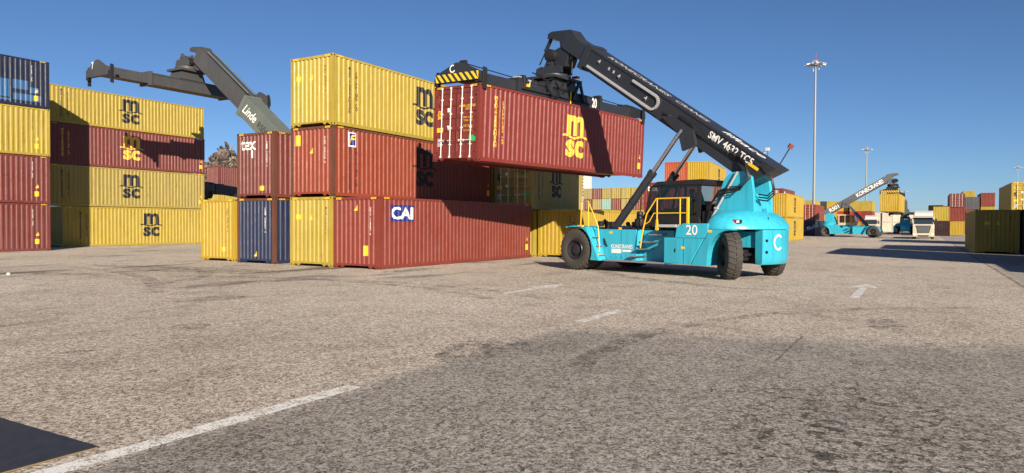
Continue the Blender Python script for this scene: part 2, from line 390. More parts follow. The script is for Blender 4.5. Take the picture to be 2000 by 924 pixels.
    col = mixc(nt, cz, col, conc)
    L(col, b.inputs['Base Color']); b.inputs['Roughness'].default_value = 0.92; b.inputs['Specular IOR Level'].default_value = 0.25
    hgt = mth(nt, 'ADD', st, mth(nt, 'MULTIPLY', mid, 0.5)); hgt = mth(nt, 'SUBTRACT', hgt, mth(nt, 'MULTIPLY', crack, 1.5)); hgt = mth(nt, 'SUBTRACT', hgt, mth(nt, 'MULTIPLY', pz, 0.6))
    bp = nd(nt, 'ShaderNodeBump', i_Strength=0.8, i_Distance=0.016); L(hgt, bp.inputs['Height']); L(bp.outputs[0], b.inputs['Normal'])
    return m
M['asphalt'] = ground_material()
def worn_paint(name, rgb, lo, hi, scale=5.0):
    m, nt, b = new_mat(name); L = nt.links.new
    geo = nd(nt, 'ShaderNodeNewGeometry'); P = geo.outputs['Position']
    n = nd(nt, 'ShaderNodeTexNoise', i_Scale=scale, i_Detail=8.0, i_Roughness=0.75); L(P, n.inputs['Vector'])
    v = nd(nt, 'ShaderNodeTexVoronoi', i_Scale=70.0); L(P, v.inputs['Vector']); sc_ = nd(nt, 'ShaderNodeSeparateColor'); L(v.outputs['Color'], sc_.inputs[0])
    f = mth(nt, 'ADD', n.outputs['Fac'], mth(nt, 'MULTIPLY', mth(nt, 'SUBTRACT', sc_.outputs[0], 0.5), 0.22))
    a = ramp(nt, f, [(lo, g4(0)), (hi, g4(1))]).outputs[0]
    c = mixc(nt, sc_.outputs[1], tuple(x * 0.8 for x in rgb) + (1,), rgb + (1,))
    L(c, b.inputs['Base Color']); b.inputs['Roughness'].default_value = 0.8; L(a, b.inputs['Alpha'])
    return m
M['line_white'] = worn_paint('mat_line_white', (0.84, 0.83, 0.79), 0.40, 0.47, 5.0)
M['line_faint'] = worn_paint('mat_line_faint', (0.76, 0.74, 0.69), 0.45, 0.62, 3.0)
M['line_mid'] = worn_paint('mat_line_mid', (0.86, 0.85, 0.81), 0.39, 0.52, 4.0)
M['tar'] = worn_paint('mat_tar', (0.060, 0.053, 0.048), 0.46, 0.64, 3.0)
M['oil'] = worn_paint('mat_oil', (0.085, 0.075, 0.067), 0.50, 0.70, 3.0)

gb = MB(); gb.add([(-3000, -3000, 0), (3000, -3000, 0), (3000, 3000, 0), (-3000, 3000, 0)], [(0, 1, 2, 3)])
tag(gb.obj('ground', 'asphalt'), 'worn beige and grey asphalt of the container yard', None, None, 'structure')
def sheet(name, pts, mat, label, z=0.004):
    b_ = MB(); b_.add([(x, y, z) for x, y in pts], [tuple(range(len(pts)))]); return tag(b_.obj(name, mat), label, None, None, 'structure')
def rect(x0, x1, y0, y1): return [(x0, y0), (x1, y0), (x1, y1), (x0, y1)]
sheet('lane_line', rect(-5.57, -5.36, 0.6, 5.86), 'line_white', 'nearest thick white lane dash on the asphalt')
sheet('lane_line', rect(-5.60, -5.38, 11.9, 14.0), 'line_mid', 'second white lane dash in the middle distance')
sheet('lane_line', rect(-5.52, -5.32, 18.8, 21.3), 'line_faint', 'faint third lane dash short of the rear wheel')
sheet('arrow_marking', [(-1.56, 19.4), (-1.34, 19.4), (-1.34, 22.9), (-1.02, 22.9), (-1.45, 24.3), (-1.88, 22.9), (-1.56, 22.9)], 'line_mid', 'white painted arrow pointing away, right lane')
sheet('arrow_marking', [(-9.5, 15.6), (-9.28, 15.6), (-9.28, 17.6), (-8.95, 17.6), (-9.39, 19.2), (-9.83, 17.6), (-9.5, 17.6)], 'line_mid', 'faded white painted arrow, left lane')
for (x0, x1, y0, y1) in ((-18.42, -18.30, 6.5, 19.5), (-15.52, -15.40, 6.5, 13.5), (-15.7, -12.5, 7.2, 7.32), (-12.0, -11.88, 9.6, 12.4), (1.8, 2.45, 25.0, 25.2), (-22.6, -19.0, 13.9, 14.02), (1.7, 2.4, 31.6, 31.8)):
    sheet('bay_line', rect(x0, x1, y0, y1), 'line_faint', 'faded thin white bay line')
sheet('groove', rect(-19.93, -19.84, 4.0, 20.4), 'tar', 'dark tarred joint running towards the container stack')
sheet('slot_drain', rect(2.60, 2.74, 6, 140), 'tar', 'dark slot drain along the concrete strip')
sheet('tar_seam', rect(-1.69, -1.65, 9.7, 12.4), 'tar', 'thin dark seam in the grey course')
def blot(cx, cy, rx, ry, label, n=18, rot=0.0):
    pts = []
    for i in range(n):
        t = 2 * math.pi * i / n; k = 1 + random.uniform(-0.22, 0.22); x, y = rx * k * math.cos(t), ry * k * math.sin(t)
        pts.append((cx + x * math.cos(rot) - y * math.sin(rot), cy + x * math.sin(rot) + y * math.cos(rot)))
    sheet('oil_stain', pts, 'oil', label, 0.003)
blot(-11.02, 7.74, 0.42, 0.34, 'round dark stain in the mid-left foreground')
blot(-10.2, 5.4, 0.10, 0.28, 'small dark patch left of the lane dash', rot=-0.4)
blot(-0.55, 14.6, 0.33, 0.9, 'grey stain right of centre', rot=0.1)
blot(-24.5, 17.0, 5.0, 1.2, 'long dark stain in front of the blue container', 26, 0.1)
blot(-17.0, 21.5, 0.5, 1.5, 'dark patch beside the red leased container')
blot(-26.0, 13.0, 2.6, 0.5, 'dark tyre smear left of the joint', rot=0.3)
blot(-14.6, 10.7, 0.25, 1.0, 'narrow oil smear between bay lines', rot=-0.2)
blot(-5.5, 8.6, 0.5, 1.3, 'brownish smear along the joint of the grey course', rot=0.1)

def scrub(cx, cy, r, a0, a1, w, label, n=22):
    pts = [(cx + (r + w) * math.cos(R(a0 + (a1 - a0) * i / n)), cy + (r + w) * math.sin(R(a0 + (a1 - a0) * i / n))) for i in range(n + 1)] + [(cx + r * math.cos(R(a1 - (a1 - a0) * i / n)), cy + r * math.sin(R(a1 - (a1 - a0) * i / n))) for i in range(n + 1)]
    b_ = MB(); b_.add([(x, y, 0.0036) for x, y in pts], [(i, i + 1, 2 * n - i, 2 * n + 1 - i) for i in range(n)]); tag(b_.obj('tyre_mark', 'scrub'), label, None, None, 'structure')
M['scrub'] = worn_paint('mat_scrub', (0.10, 0.088, 0.078), 0.50, 0.72, 2.2)
for a in ((-14.0, 4.0, 12.5, 60, 118, 0.42, 'curved tyre scrub in front of the blue container'), (-15.5, 4.0, 12.0, 58, 120, 0.40, 'second curved tyre scrub beside the first'), (-2.0, 30.0, 9.5, 200, 262, 0.45, 'tyre scrub under the turquoise machine'), (-3.5, 30.5, 9.0, 196, 258, 0.45, 'inner tyre scrub under the turquoise machine'),
          (-30.0, -6.0, 21.0, 52, 88, 0.5, 'long tyre scrub across the left bays'), (6.0, 10.0, 9.8, 120, 190, 0.36, 'tyre scrub crossing the grey course'), (-26.0, 10.0, 7.0, 20, 95, 0.45, 'tight tyre scrub near the tarred joint')): scrub(*a)

# ------------------------------------------------------------------ shipping containers
W, H8, HC, L40, L20 = 2.438, 2.591, 2.896, 12.192, 6.058
def corr(u0, u1, pitch, depth):
    n = max(1, round((u1 - u0) / pitch)); p = (u1 - u0) / n; pts = [(u0, 0.0)]
    for i in range(n):
        a = u0 + i * p
        pts += [(a + p * 0.17, 0.0), (a + p * 0.33, depth), (a + p * 0.67, depth), (a + p * 0.83, 0.0)]
    pts.append((u1, 0.0)); return pts
def corr_at(pts, u):
    if u <= pts[0][0] or u >= pts[-1][0]: return 0.0
    for (a, da), (b_, db) in zip(pts, pts[1:]):
        if a <= u <= b_: return da + (db - da) * (u - a) / max(b_ - a, 1e-9)
    return 0.0
_side = {}; _endp = corr(-W / 2 + 0.14, W / 2 - 0.14, 0.245, 0.042)
def side_prof(Ln):
    if Ln not in _side: _side[Ln] = corr(0.15, Ln - 0.15, 0.278, 0.036)
    return _side[Ln]
_mesh = {}
def cached(key, fn):
    if key not in _mesh: _mesh[key] = fn()
    return _mesh[key]
def m_side(Ln, H, mat, sgn):
    def f():
        b_ = MB(); pr = side_prof(Ln); z0, z1 = 0.155, H - 0.095; vs = []
        for u, d in pr: vs += [(sgn * (W / 2 - 0.008 - d), u, z0), (sgn * (W / 2 - 0.008 - d), u, z1)]
        b_.add(vs, [(2 * i, 2 * i + 2, 2 * i + 3, 2 * i + 1) for i in range(len(pr) - 1)])
        return b_.mesh('side_wall', mat)
    return cached(('side', Ln, H, mat, sgn), f)
def m_end(Ln, H, mat, far):
    def f():
        b_ = MB(); z0, z1 = 0.19, H - 0.115; vs = []
        for u, d in _endp:
            y = (Ln - 0.012 - d) if far else 0.012 + d
            vs += [(u, y, z0), (u, y, z1)]
        b_.add(vs, [(2 * i, 2 * i + 2, 2 * i + 3, 2 * i + 1) for i in range(len(_endp) - 1)])
        return b_.mesh('end_wall', mat)
    return cached(('end', Ln, H, mat, far), f)
def m_roof(Ln, H, mat):
    def f():
        b_ = MB(); n = int(Ln / 0.42); vs = []
        for i in range(n * 2 + 1):
            y = 0.06 + (Ln - 0.12) * i / (n * 2); z = H - 0.022 - (0.014 if i % 2 else 0)
            vs += [(-W / 2 + 0.03, y, z), (W / 2 - 0.03, y, z)]
        b_.add(vs, [(2 * i, 2 * i + 1, 2 * i + 3, 2 * i + 2) for i in range(n * 2)])
        b_.box(-W / 2 + 0.05, W / 2 - 0.05, 0.05, Ln - 0.05, 0.125, 0.17)
        return b_.mesh('roof', mat)
    return cached(('roof', Ln, H, mat), f)
def box_mesh(name, mat, *a): return cached((name, mat) + a, lambda: MB().box(*a).mesh(name, mat))
def m_cast(mat):
    def f():
        b_ = MB(); b_.box(-0.081, 0.081, 0, 0.178, 0, 0.118)
        me = b_.mesh('corner_casting', mat); me.materials.append(M['gap_black'])
        bm = bmesh.new(); bm.from_mesh(me)
        def hole(c, a, b2, ra, rb):
            vs = [bm.verts.new(Vector(c) + Vector(a) * (ra * math.cos(t * math.pi / 4 + .4)) + Vector(b2) * (rb * math.sin(t * math.pi / 4 + .4))) for t in range(8)]
            bm.faces.new(vs).material_index = 1  # flat dark face stands in for the shade inside the opening
        hole((0, -0.002, 0.06), (1, 0, 0), (0, 0, 1), 0.032, 0.042); hole((0.083, 0.089, 0.06), (0, 1, 0), (0, 0, 1), 0.040, 0.032); hole((-0.083, 0.089, 0.06), (0, 1, 0), (0, 0, 1), 0.040, 0.032); hole((0, 0.18, 0.06), (1, 0, 0), (0, 0, 1), 0.032, 0.042)
        bm.to_mesh(me); bm.free(); return me
    return cached(('cast', mat), f)
def m_sill(mat, far, Ln):
    def f():
        b_ = MB(); y0, y1 = ((0.006, 0.09) if not far else (Ln - 0.09, Ln - 0.006)); a = W / 2 - 0.165
        b_.box(-a, a, y0, y1, 0.115, 0.195)
        for s in (-1, 1):
            b_.prism([(s * 0.62, 0.112), (s * 0.90, 0.112), (s * 0.74, 0.016)], y0, y1, 'y')
            b_.prism([(s * a, 0.112), (s * (a - 0.17), 0.112), (s * a, 0.016)], y0, y1, 'y')
        return b_.mesh('end_sill', mat)
    return cached(('sill', mat, far, Ln), f)
def m_frame(Ln, H, mat):
    def f():
        b_ = MB(); a = W / 2 - 0.003
        for sx in (-1, 1):
            for y0, y1 in ((0.003, 0.15), (Ln - 0.15, Ln - 0.003)): b_.box(min(sx * a, sx * (a - 0.15)), max(sx * a, sx * (a - 0.15)), y0, y1, 0.0, H)
            b_.box(min(sx * (a - 0.004), sx * (a - 0.07)), max(sx * (a - 0.004), sx * (a - 0.07)), 0.15, Ln - 0.15, 0.02, 0.155)
            b_.box(min(sx * (a - 0.004), sx * (a - 0.07)), max(sx * (a - 0.004), sx * (a - 0.07)), 0.15, Ln - 0.15, H - 0.095, H - 0.01)
        for y0, y1 in ((0.006, 0.09), (Ln - 0.09, Ln - 0.006)):
            b_.box(-a + 0.15, a - 0.15, y0, y1, 0.06, 0.19); b_.box(-a + 0.15, a - 0.15, y0, y1, H - 0.115, H - 0.01)
        return b_.mesh('frame', mat)
    return cached(('frame', Ln, H, mat), f)
def m_leaf(H, mat, sgn):
    """one door leaf with pressed horizontal bands"""
    def f():
        x0, x1 = (0.012, W / 2 - 0.16); z0, z1 = 0.20, H - 0.125; n = 5; vs = []; zs = [(z0, 0), (z0 + 0.10, 0)]; p = (z1 - z0 - 0.2) / n
        for i in range(n):
            a = z0 + 0.10 + i * p; zs += [(a + p * 0.12, 0), (a + p * 0.22, 0.034), (a + p * 0.78, 0.034), (a + p * 0.88, 0)]
        zs += [(z1, 0)]
        b_ = MB()
        for z, d in zs: vs += [(sgn * x0, 0.034, z), (sgn * (x0 + 0.09), 0.034 + d, z), (sgn * (x1 - 0.09), 0.034 + d, z), (sgn * x1, 0.034, z)]
        fs = []
        for i in range(len(zs) - 1):
            for k in range(3): fs.append((4 * i + k, 4 * i + k + 1, 4 * i + 5 + k, 4 * i + 4 + k))
        b_.add(vs, fs); return b_.mesh('door', mat)
    return cached(('leaf', H, mat, sgn), f)
def m_bar(H):
    def f():
        b_ = MB(); b_.tube((0, 0, 0.14), (0, 0, H - 0.06), 0.022, n=8)
        for z in (0.13, H - 0.13): b_.box(-0.045, 0.045, -0.02, 0.035, z, z + 0.075)
        for z in (0.62, 1.25, H * 0.62, H - 0.55): b_.box(-0.05, 0.05, -0.012, 0.03, z, z + 0.05)
        return b_.mesh('locking_bar', 'lock_bar')
    return cached(('bar', H), f)
def m_haz(H, where):
    def f():
        b_ = MB()
        for i in range(4):
            if where == 'end': x = (i - 1.5) * 0.075; b_.add([(x - 0.03, 0.001, H - 0.105), (x + 0.012, 0.001, H - 0.105), (x + 0.036, 0.001, H - 0.025), (x - 0.006, 0.001, H - 0.025)], [(0, 1, 2, 3)])
            else: y = i * 0.085; b_.add([(W / 2 - 0.004, y, H - 0.085), (W / 2 - 0.004, y + 0.045, H - 0.085), (W / 2 - 0.004, y + 0.075, H - 0.02), (W / 2 - 0.004, y + 0.03, H - 0.02)], [(0, 1, 2, 3)])
        return b_.mesh('height_stripes', 'sign_yellow')
    return cached(('haz', H, where), f)

class Box:
    """handle for marks on a container"""
    def __init__(s, root, Ln, H, det): s.o, s.L, s.H, s.det = root, Ln, H, det
    def R(s, g, name, mat, du=0.0, dv=0.0, lift=0.004):
        pr = side_prof(s.L); g = g_move(g, du, dv)
        return lay(g, lambda u, v: (W / 2 - 0.008 - corr_at(pr, u) + lift, u, v), name, mat, s.o, [p[0] for p in pr])
    def N(s, g, name, mat, du=0.0, dv=0.0, lift=0.004):
        g = g_move(g, du, dv)
        return lay(g, lambda u, v: (u, 0.012 + corr_at(_endp, u) - lift, v), name, mat, s.o, [p[0] for p in _endp])
    def D(s, g, name, mat, du=0.0, dv=0.0):
        return lay(g_move(g, du, dv), lambda u, v: (u, 0.031, v), name, mat, s.o)
    def msc_side(s, mat='logo_black', u=None, v=None, size=1.62, words=0.95, wv=None):
        u = s.L / 2 if u is None else u; v = s.H * 0.54 if v is None else v
        a, w_ = msc(); s.R(g_move(a, 0, 0, size * 1.02, size), 'logo', mat, u, v); s.R(g_move(w_, 0, 0, size * 1.02, size), 'logo_wave', mat, u, v, 0.006)
        if words:
            k = s.H * 0.53 if wv is None else wv
            s.R(g_column('MEDITERRANEAN', 0.150, 0.19, 0.028), 'lettering', mat, words, k); s.R(g_column('SHIPPING CO', 0.150, 0.19, 0.028), 'lettering', mat, words + 0.42, k)
    def end_marks(s, code, cmat='logo_white', tri=(0.0, 1.0), plate=(-0.55, 1.0), cu_=0.52, cv=None, cs=0.085):
        cv = s.H * 0.66 if cv is None else cv
        if code: s.N(g_column(code, cs, cs * 1.25), 'number', cmat, cu_, cv)
        if tri: s.N(g_poly([(-0.10, -0.11), (0.10, -0.11), (0.03, 0.13)]), 'warning_sticker', 'sign_yellow', *tri)
        if plate: s.N(g_rect(-0.15, 0.15, -0.10, 0.10), 'warning_plate', 'sign_yellow', *plate)
    def side_id(s, mat='logo_white', u=None, plate=True, n=9):
        u = s.L - 0.62 if u is None else u
        s.R(g_column('4210681 45G1'[:n + 3], 0.085, 0.095), 'number', mat, u, s.H * 0.70)
        s.R(g_poly([(-0.10, -0.11), (0.10, -0.11), (0.02, 0.12)]), 'warning_sticker', 'sign_yellow', u + 0.28, s.H * 0.36)
        if plate: s.R(g_rect(-0.13, 0.13, -0.15, 0.15), 'warning_plate', 'sign_yellow', u + 0.26, s.H * 0.20)
    def door_marks(s, mat='logo_yellow'):
        a, w_ = msc(); s.D(g_move(a, 0, 0, 0.30), 'logo', mat, -0.90, s.H * 0.62); s.D(g_move(w_, 0, 0, 0.30), 'logo_wave', mat, -0.90, s.H * 0.62 - 0.001)
        s.D(g_rect(-0.17, 0.17, -0.09, 0.09), 'warning_plate', 'sign_yellow', -0.88, s.H * 0.42); s.D(g_rect(-0.07, 0.07, -0.08, 0.08), 'data_sticker', 'logo_white', -0.42, s.H * 0.68)
        s.D(g_poly([(-0.08, 0.1), (0.08, 0.1), (0, -0.1)]), 'data_sticker', 'logo_white', -0.42, s.H * 0.44)
        s.D(g_rect(-0.18, 0.18, -0.11, 0.11), 'data_plate', 'sign_green', 0.86, s.H * 0.30)
        s.D(g_rect(-0.12, 0.12, -0.16, 0.16), 'data_plate', 'galv', -0.88, s.H * 0.25)
        for i, (t, z) in enumerate((('MSMU 824568 8', 0.72), ('45G1', 0.68), ('MAX 32500', 0.57), ('TARE 3700', 0.53), ('NET 28800', 0.46), ('CU.CAP 76', 0.40))):
            s.D(text2d(t, 0.14 if i < 2 else 0.10, 0.01), 'lettering', mat, 0.62, s.H * z)

CONT = {}
def container(label, xr, y, z, mat, Ln=L40, H=HC, near='wall', det=1, yaw=0.0, rot_y=0.0, key=None, frame=None, group=None, bar='lock_bar', pos=None):
    """xr = x of the right-hand near corner, y = near end; long axis runs away along +Y"""
    c, s_ = math.cos(yaw), math.sin(yaw)
    loc = pos or (xr - c * W / 2, y - s_ * W / 2, z)
    root = empty('shipping_container', loc, (0, rot_y, yaw), label, 'container', group or 'shipping containers stacked in the yard')
    fm = frame or mat; P = lambda n, me, l=(0, 0, 0): _put(n, me, root, l)
    P('side_wall', m_side(Ln, H, mat, 1)); P('side_wall', m_side(Ln, H, mat, -1)); P('roof', m_roof(Ln, H, mat)); P('end_wall', m_end(Ln, H, mat, True))
    if near == 'wall': P('end_wall', m_end(Ln, H, mat, False))
    else:
        for sg in (-1, 1): P('door', m_leaf(H, mat, sg))
        gm = cached(('gasket', H), lambda: MB().box(-0.011, 0.011, 0.040, 0.06, 0.2, H - 0.125).mesh('gasket', 'gap_black')); P('gasket', gm)
        if det >= 1:
            for x in (-0.78, -0.30, 0.30, 0.78): P('locking_bar', m_bar(H), (x, 0.008, 0))
        if det >= 2:
            hm = cached(('hnd',), lambda: MB().box(-0.24, 0.20, -0.03, -0.005, 0, 0.028).box(-0.26, -0.20, -0.02, 0.03, -0.03, 0.05).mesh('handle', 'lock_bar'))
            for x, zz in ((-0.62, 0.78), (-0.42, 0.78), (0.42, 0.78), (0.66, 0.78)): P('handle', hm, (x, 0, zz))
            hg = cached(('hinge', mat), lambda: MB().box(-0.05, 0.05, -0.004, 0.03, 0, 0.09).mesh('hinge', mat))
            for sx in (-1, 1):
                for zz in (0.35, 0.95, H - 1.0, H - 0.4): P('hinge', hg, (sx * (W / 2 - 0.17), 0, zz))
    if det >= 2:
        a = W / 2
        for sx in (-1, 1):
            for yy in (0.004, Ln - 0.15): P('corner_post', box_mesh('corner_post', fm, -0.073, 0.073, 0, 0.146, 0.118, H - 0.118), (sx * (a - 0.077), yy, 0))
            P('bottom_rail', box_mesh('bottom_rail', mat, -0.03, 0.03, 0.178, Ln - 0.178, 0.018, 0.157), (sx * (a - 0.035), 0, 0))
            P('top_rail', box_mesh('top_rail', fm, -0.03, 0.03, 0.178, Ln - 0.178, H - 0.095, H - 0.014), (sx * (a - 0.036), 0, 0))
            for yy in (0.0, Ln - 0.178):
                for zz in (0.0, H - 0.118): P('corner_casting', m_cast(fm), (sx * (a - 0.081), yy, zz))
        P('end_sill', m_sill(mat, False, Ln)); P('end_sill', m_sill(mat, True, Ln))
        for yy in (0.005, Ln - 0.085): P('end_header', box_mesh('end_header', fm, -a + 0.165, a - 0.165, 0, 0.08, H - 0.118, H - 0.014), (0, yy, 0))
        if H > 2.7: [P('height_stripes', m_haz(H, 'end'), (sx * (W / 2 - 0.30), 0, 0)) for sx in (-1, 1)]; [P('height_stripes', m_haz(H, 'side'), (0, yy, 0)) for yy in (0.28, Ln - 0.55)]
    else: P('frame', m_frame(Ln, H, fm))
    return Box(root, Ln, H, det)
def _put(n, me, parent, l=(0, 0, 0)):
    o = bpy.data.objects.new(n, me); COL.objects.link(o); o.parent = parent
    if l != (0, 0, 0): o.location = l
    return o
G = 0.012

# --- the stack in the middle (three high) and the leased red container in front of it
A1 = container('bright yellow container at the bottom of the three-high stack, left of the leased red one', -20.72, 20.92, 0, 'yellow', det=2)
A1.end_marks('MSCU 472196 2', 'logo_black', tri=(0.0, 2.05), plate=(-0.72, 2.06), cu_=0.86)
A2 = container('rust-red container with black logo in the middle of the three-high stack', -20.68, 20.92, HC + G, 'red_bright', det=2, frame='rusty')
A2.msc_side('logo_black', words=0.98, wv=1.25); A2.end_marks('CLHU 480178 8', 'logo_white', tri=(0.0, 1.9), plate=None, cu_=0.72)
A2.N(g_rect(-0.15, 0.15, -0.22, 0.22), 'warning_plate', 'sign_yellow', -0.82, 2.35)
A2.R(g_rect(-0.24, 0.24, -0.30, 0.30), 'leasing_sign', 'logo_white', 1.15, 2.40, 0.005); A2.R(g_rect(-0.20, 0.20, -0.24, 0.26), 'leasing_sign_field', 'sign_blue', 1.15, 2.40, 0.008)
A2.R(g_poly([(-0.16, -0.18), (-0.06, -0.02), (0.17, 0.02), (0.15, 0.07), (-0.02, 0.06), (0.02, 0.12), (0.18, 0.16), (0.16, 0.22), (-0.06, 0.17), (-0.14, 0.02)]), 'leasing_sign_emblem', 'sign_yellow', 1.15, 2.40, 0.011)
A2.side_id('logo_yellow')
A3 = container('yellow container with black logo on top of the three-high stack', -20.68, 20.92, 2 * (HC + G), 'yellow', det=2)
A3.msc_side('logo_black', words=0.98); A3.end_marks('MSMU 638251 0', 'logo_black', tri=(-0.02, 2.02), plate=(-0.75, 2.02), cu_=0.74); A3.side_id('logo_black')
CAI = container('red leased container with blue and white sign, standing alone on the ground in front', -18.22, 20.92, 0, 'red', det=2, H=2.86)
CAI.end_marks('CAIU 710202 0', 'logo_white', tri=(0.0, 2.42), plate=None, cu_=0.72); CAI.N(g_rect(-0.12, 0.12, -0.20, 0.20), 'warning_plate', 'sign_yellow', 0.52, 0.72)
CAI.R(g_rect(-0.75, 0.75, -0.33, 0.33), 'leasing_sign', 'sign_blue', 1.42, 2.22); CAI.R(g_fit(text2d('CAI', 1, 0.022), 1.36, 0.50), 'leasing_sign_letters', 'logo_white', 1.42, 2.22, 0.008)
CAI.side_id('logo_white')
# --- blue with tex on top, and the low yellow one left of them
T1 = container('dark blue container with rusty corner posts at the bottom of the two-high stack', -24.33, 21.1, 0, 'blue', det=2, frame='rusty')
T1.end_marks('SEGU 608002 2', 'logo_white', tri=(0.0, 0.42), plate=None, cu_=0.62); T1.R(text2d('SC', 0.62, 0.03), 'logo', 'sign_orange', 1.62, 2.30); T1.R(g_rect(-0.2, 0.2, -0.06, 0.06), 'logo_line', 'sign_red', 1.4, 1.86)
T2 = container('red container with white lettering stacked on the dark blue one', -24.33, 21.1, HC + G, 'red_dull', det=2, frame='rusty')
T2.N(g_fit(text2d('tex', 1, 0.012), 0.98, 0.44), 'logo', 'logo_white', -0.50, 2.36); T2.end_marks('TGHU 732602 2', 'logo_white', tri=None, plate=(0.38, 0.42), cu_=0.70); T2.N(g_rect(-0.04, 0.04, -0.17, 0.17), 'data_sticker', 'logo_white', -0.25, 1.95)
for k, ch in enumerate('tex'): T2.R(text2d(ch, 0.85, 0.012), 'logo', 'logo_white', 1.55, 2.28 - k * 0.50)
Y1 = container('single yellow container at the left end of the front row, below the scrap heap', -27.45, 21.5, 0, 'yellow_rich', det=2, H=HC)
Y1.end_marks('TRHU 548160 2', 'logo_black', tri=None, plate=(0.40, 0.55), cu_=0.68)
# --- the container on the spreader
LIFT_ROT = (-9.88, 0.04)
LB = container('red container with yellow logo hanging from the big turquoise reach stacker', 0, 0, 0, 'red_new', near='doors', det=2, yaw=R(-9.88), rot_y=0.04, pos=(-15.53, 22.14, 4.21))
LB.msc_side('logo_yellow', u=6.25, v=1.48, size=1.62, words=0.95, wv=1.55); LB.door_marks('logo_yellow'); LB.side_id('logo_yellow')
# --- wall of four behind on the left
WX, WY = -51.9, 25.47
for i, (m_, H_, lg, dy, lab) in enumerate((('yellow', HC, 'logo_black', 1.0, 'yellow container with black logo, lowest of the left back stack'), ('yellow_pale', HC, 'logo_black', 0, 'yellow container with black logo, second from the ground in the left back stack'),
        ('red_dull', HC, 'logo_yellow', 0.05, 'maroon container with yellow logo, under the crane shadow in the left back stack'), ('yellow', H8, 'logo_black', 0, 'yellow container with black logo, topmost of the left back stack'))):
    bx = container(lab, WX + random.uniform(-0.02, 0.02), WY + dy, i * (HC + G), m_, det=2, H=H_); bx.msc_side(lg, u=6.55 if i == 0 else 5.95, size=1.6, words=1.2 if i == 0 else 0.95); bx.side_id(lg, plate=True)
# --- stack at the left edge of the picture
LX, LY = -46.68, 23.07 - L40
for i, (m_, lab) in enumerate((('red_dull', 'maroon container on the ground at the far left edge'), ('red_dull', 'maroon container second from the ground at the far left edge'), ('yellow', 'yellow container under the dark blue one at the far left edge'), ('navy', 'dark blue container with lighter blue repair patches, topmost at the far left edge'))):
    bx = container(lab, LX + (0.03 if i == 2 else 0), LY, i * (HC + G), m_, det=2)
    bx.side_id('logo_black' if i == 2 else 'logo_white', u=L40 - 1.0)
    if i == 3:
        for (u0, u1, v0, v1) in ((8.9, 10.0, 0.45, 1.5), (10.15, 11.0, 1.0, 1.55), (10.2, 11.7, 0.35, 0.75), (9.1, 10.05, 0.25, 0.38), (11.1, 11.6, 0.85, 1.2), (7.2, 8.3, 0.3, 1.3), (7.9, 8.7, 1.35, 1.6)): bx.R(g_rect(u0, u1, v0, v1), 'repair_patch', 'patch_blue', 0, 0, 0.003)
# --- stack seen in the gap left of tex
for i, (m_, lab) in enumerate((('yellow', 'yellow container on the ground, hidden behind the front row at the left gap'), ('yellow', 'half-shaded yellow container seen through the left gap below the scrap heap'), ('red_dull', 'red container seen through the left gap in front of the scrap heap'))):
    container(lab, -74.75, 56.3, i * (HC + G), m_)
for i in range(2): container(('yellow container on the ground behind the blue one, right of the gap', 'sunlit yellow container right of the half-shaded one in the left gap')[i], -72.2, 57.0, i * (HC + G), 'yellow')
# --- behind the turquoise machine: two columns
container('yellow container on the ground under the short olive-shaded one', -18.35, 33.9, 0, 'yellow', H=H8, det=2)
C12 = container('short yellow container with doors and black logo in the shade of the hanging load', -18.35, 33.5, H8 + G, 'yellow_pale', Ln=L20, H=HC, near='doors', det=2)
C12.msc_side('logo_black', u=3.0, size=1.5, words=0.85); C12.door_marks('logo_black')
C2 = container('long yellow container on the ground behind the front wheel', -15.8, 34.0, 0, 'yellow_rich', H=H8, det=2)
C2.end_marks('MEDU 311780 5', 'logo_black', tri=None, plate=None, cu_=0.7)
for i in range(2): container('yellow container %s behind the three-high stack' % ('on the ground', 'stacked')[i], -20.86, 33.4, i * (H8 + G), 'yellow_pale', H=H8 if i == 0 else HC, near='doors', det=2)
# --- tex in the distance
container('yellow container carrying the distant red one with white lettering', -21.3 + W, 59.6, 0, 'yellow', H=H8)
b_ = container('distant red container with white lettering behind the lift cylinder', -21.3 + W, 59.6, H8 + G, 'red', H=HC)
b_.N(g_fit(text2d('tex', 1, 0.012), 0.95, 0.44), 'logo', 'logo_white', -0.45, 2.35)
# --- stack behind the cab (slightly turned)
B4Y = R(5.6); bc, bs = math.cos(B4Y), math.sin(B4Y)
for col, mats in ((0, ('yellow', 'yellow', 'yellow_rich')), (1, ('red', 'red_dull', 'orange'))):
    for i, m_ in enumerate(mats):
        lab = ('yellow container %s, right-hand column behind the cab' if col == 0 else ('orange-red' if i == 2 else 'red') + ' container %s, left-hand column behind the cab') % ('on the ground', 'in the middle', 'on top')[i]
        bx = container(lab, -19.93 - col * bc * (W + 0.06), 76.6 - col * bs * (W + 0.06), i * (HC + G), m_, yaw=B4Y)
        if col == 0 and i: bx.msc_side('logo_black', u=6.6 if i == 2 else 3.0, words=0)
for i in range(3):
    bx = container('pale yellow container %s of the stack behind the boom foot' % ('at the bottom', 'in the middle', 'on top')[i], -21.6, 104.2, i * (H8 + G), 'yellow_pale', H=H8); bx.msc_side('logo_black', u=10.6, words=0)
for i in range(3):
    bx = container(('dull red container on the ground behind the two-high yellow stack', 'dull red container in the middle behind the two-high yellow stack', 'dull red container with white marks peeping over the two-high yellow stack')[i], -19.7, 121.6, i * (H8 + G), 'red_dull', H=H8)
    if i == 2: [bx.N(g_join(*[g_rect(-0.4 + k * 0.22, -0.25 + k * 0.22, 0, 0.12) for k in range(5)]), 'lettering', 'logo_white', -0.2, v_) for v_ in (1.9, 2.1)]; bx.R(g_rect(-0.35, 0.35, -0.2, 0.2), 'lettering', 'logo_white', 1.6, 1.9)
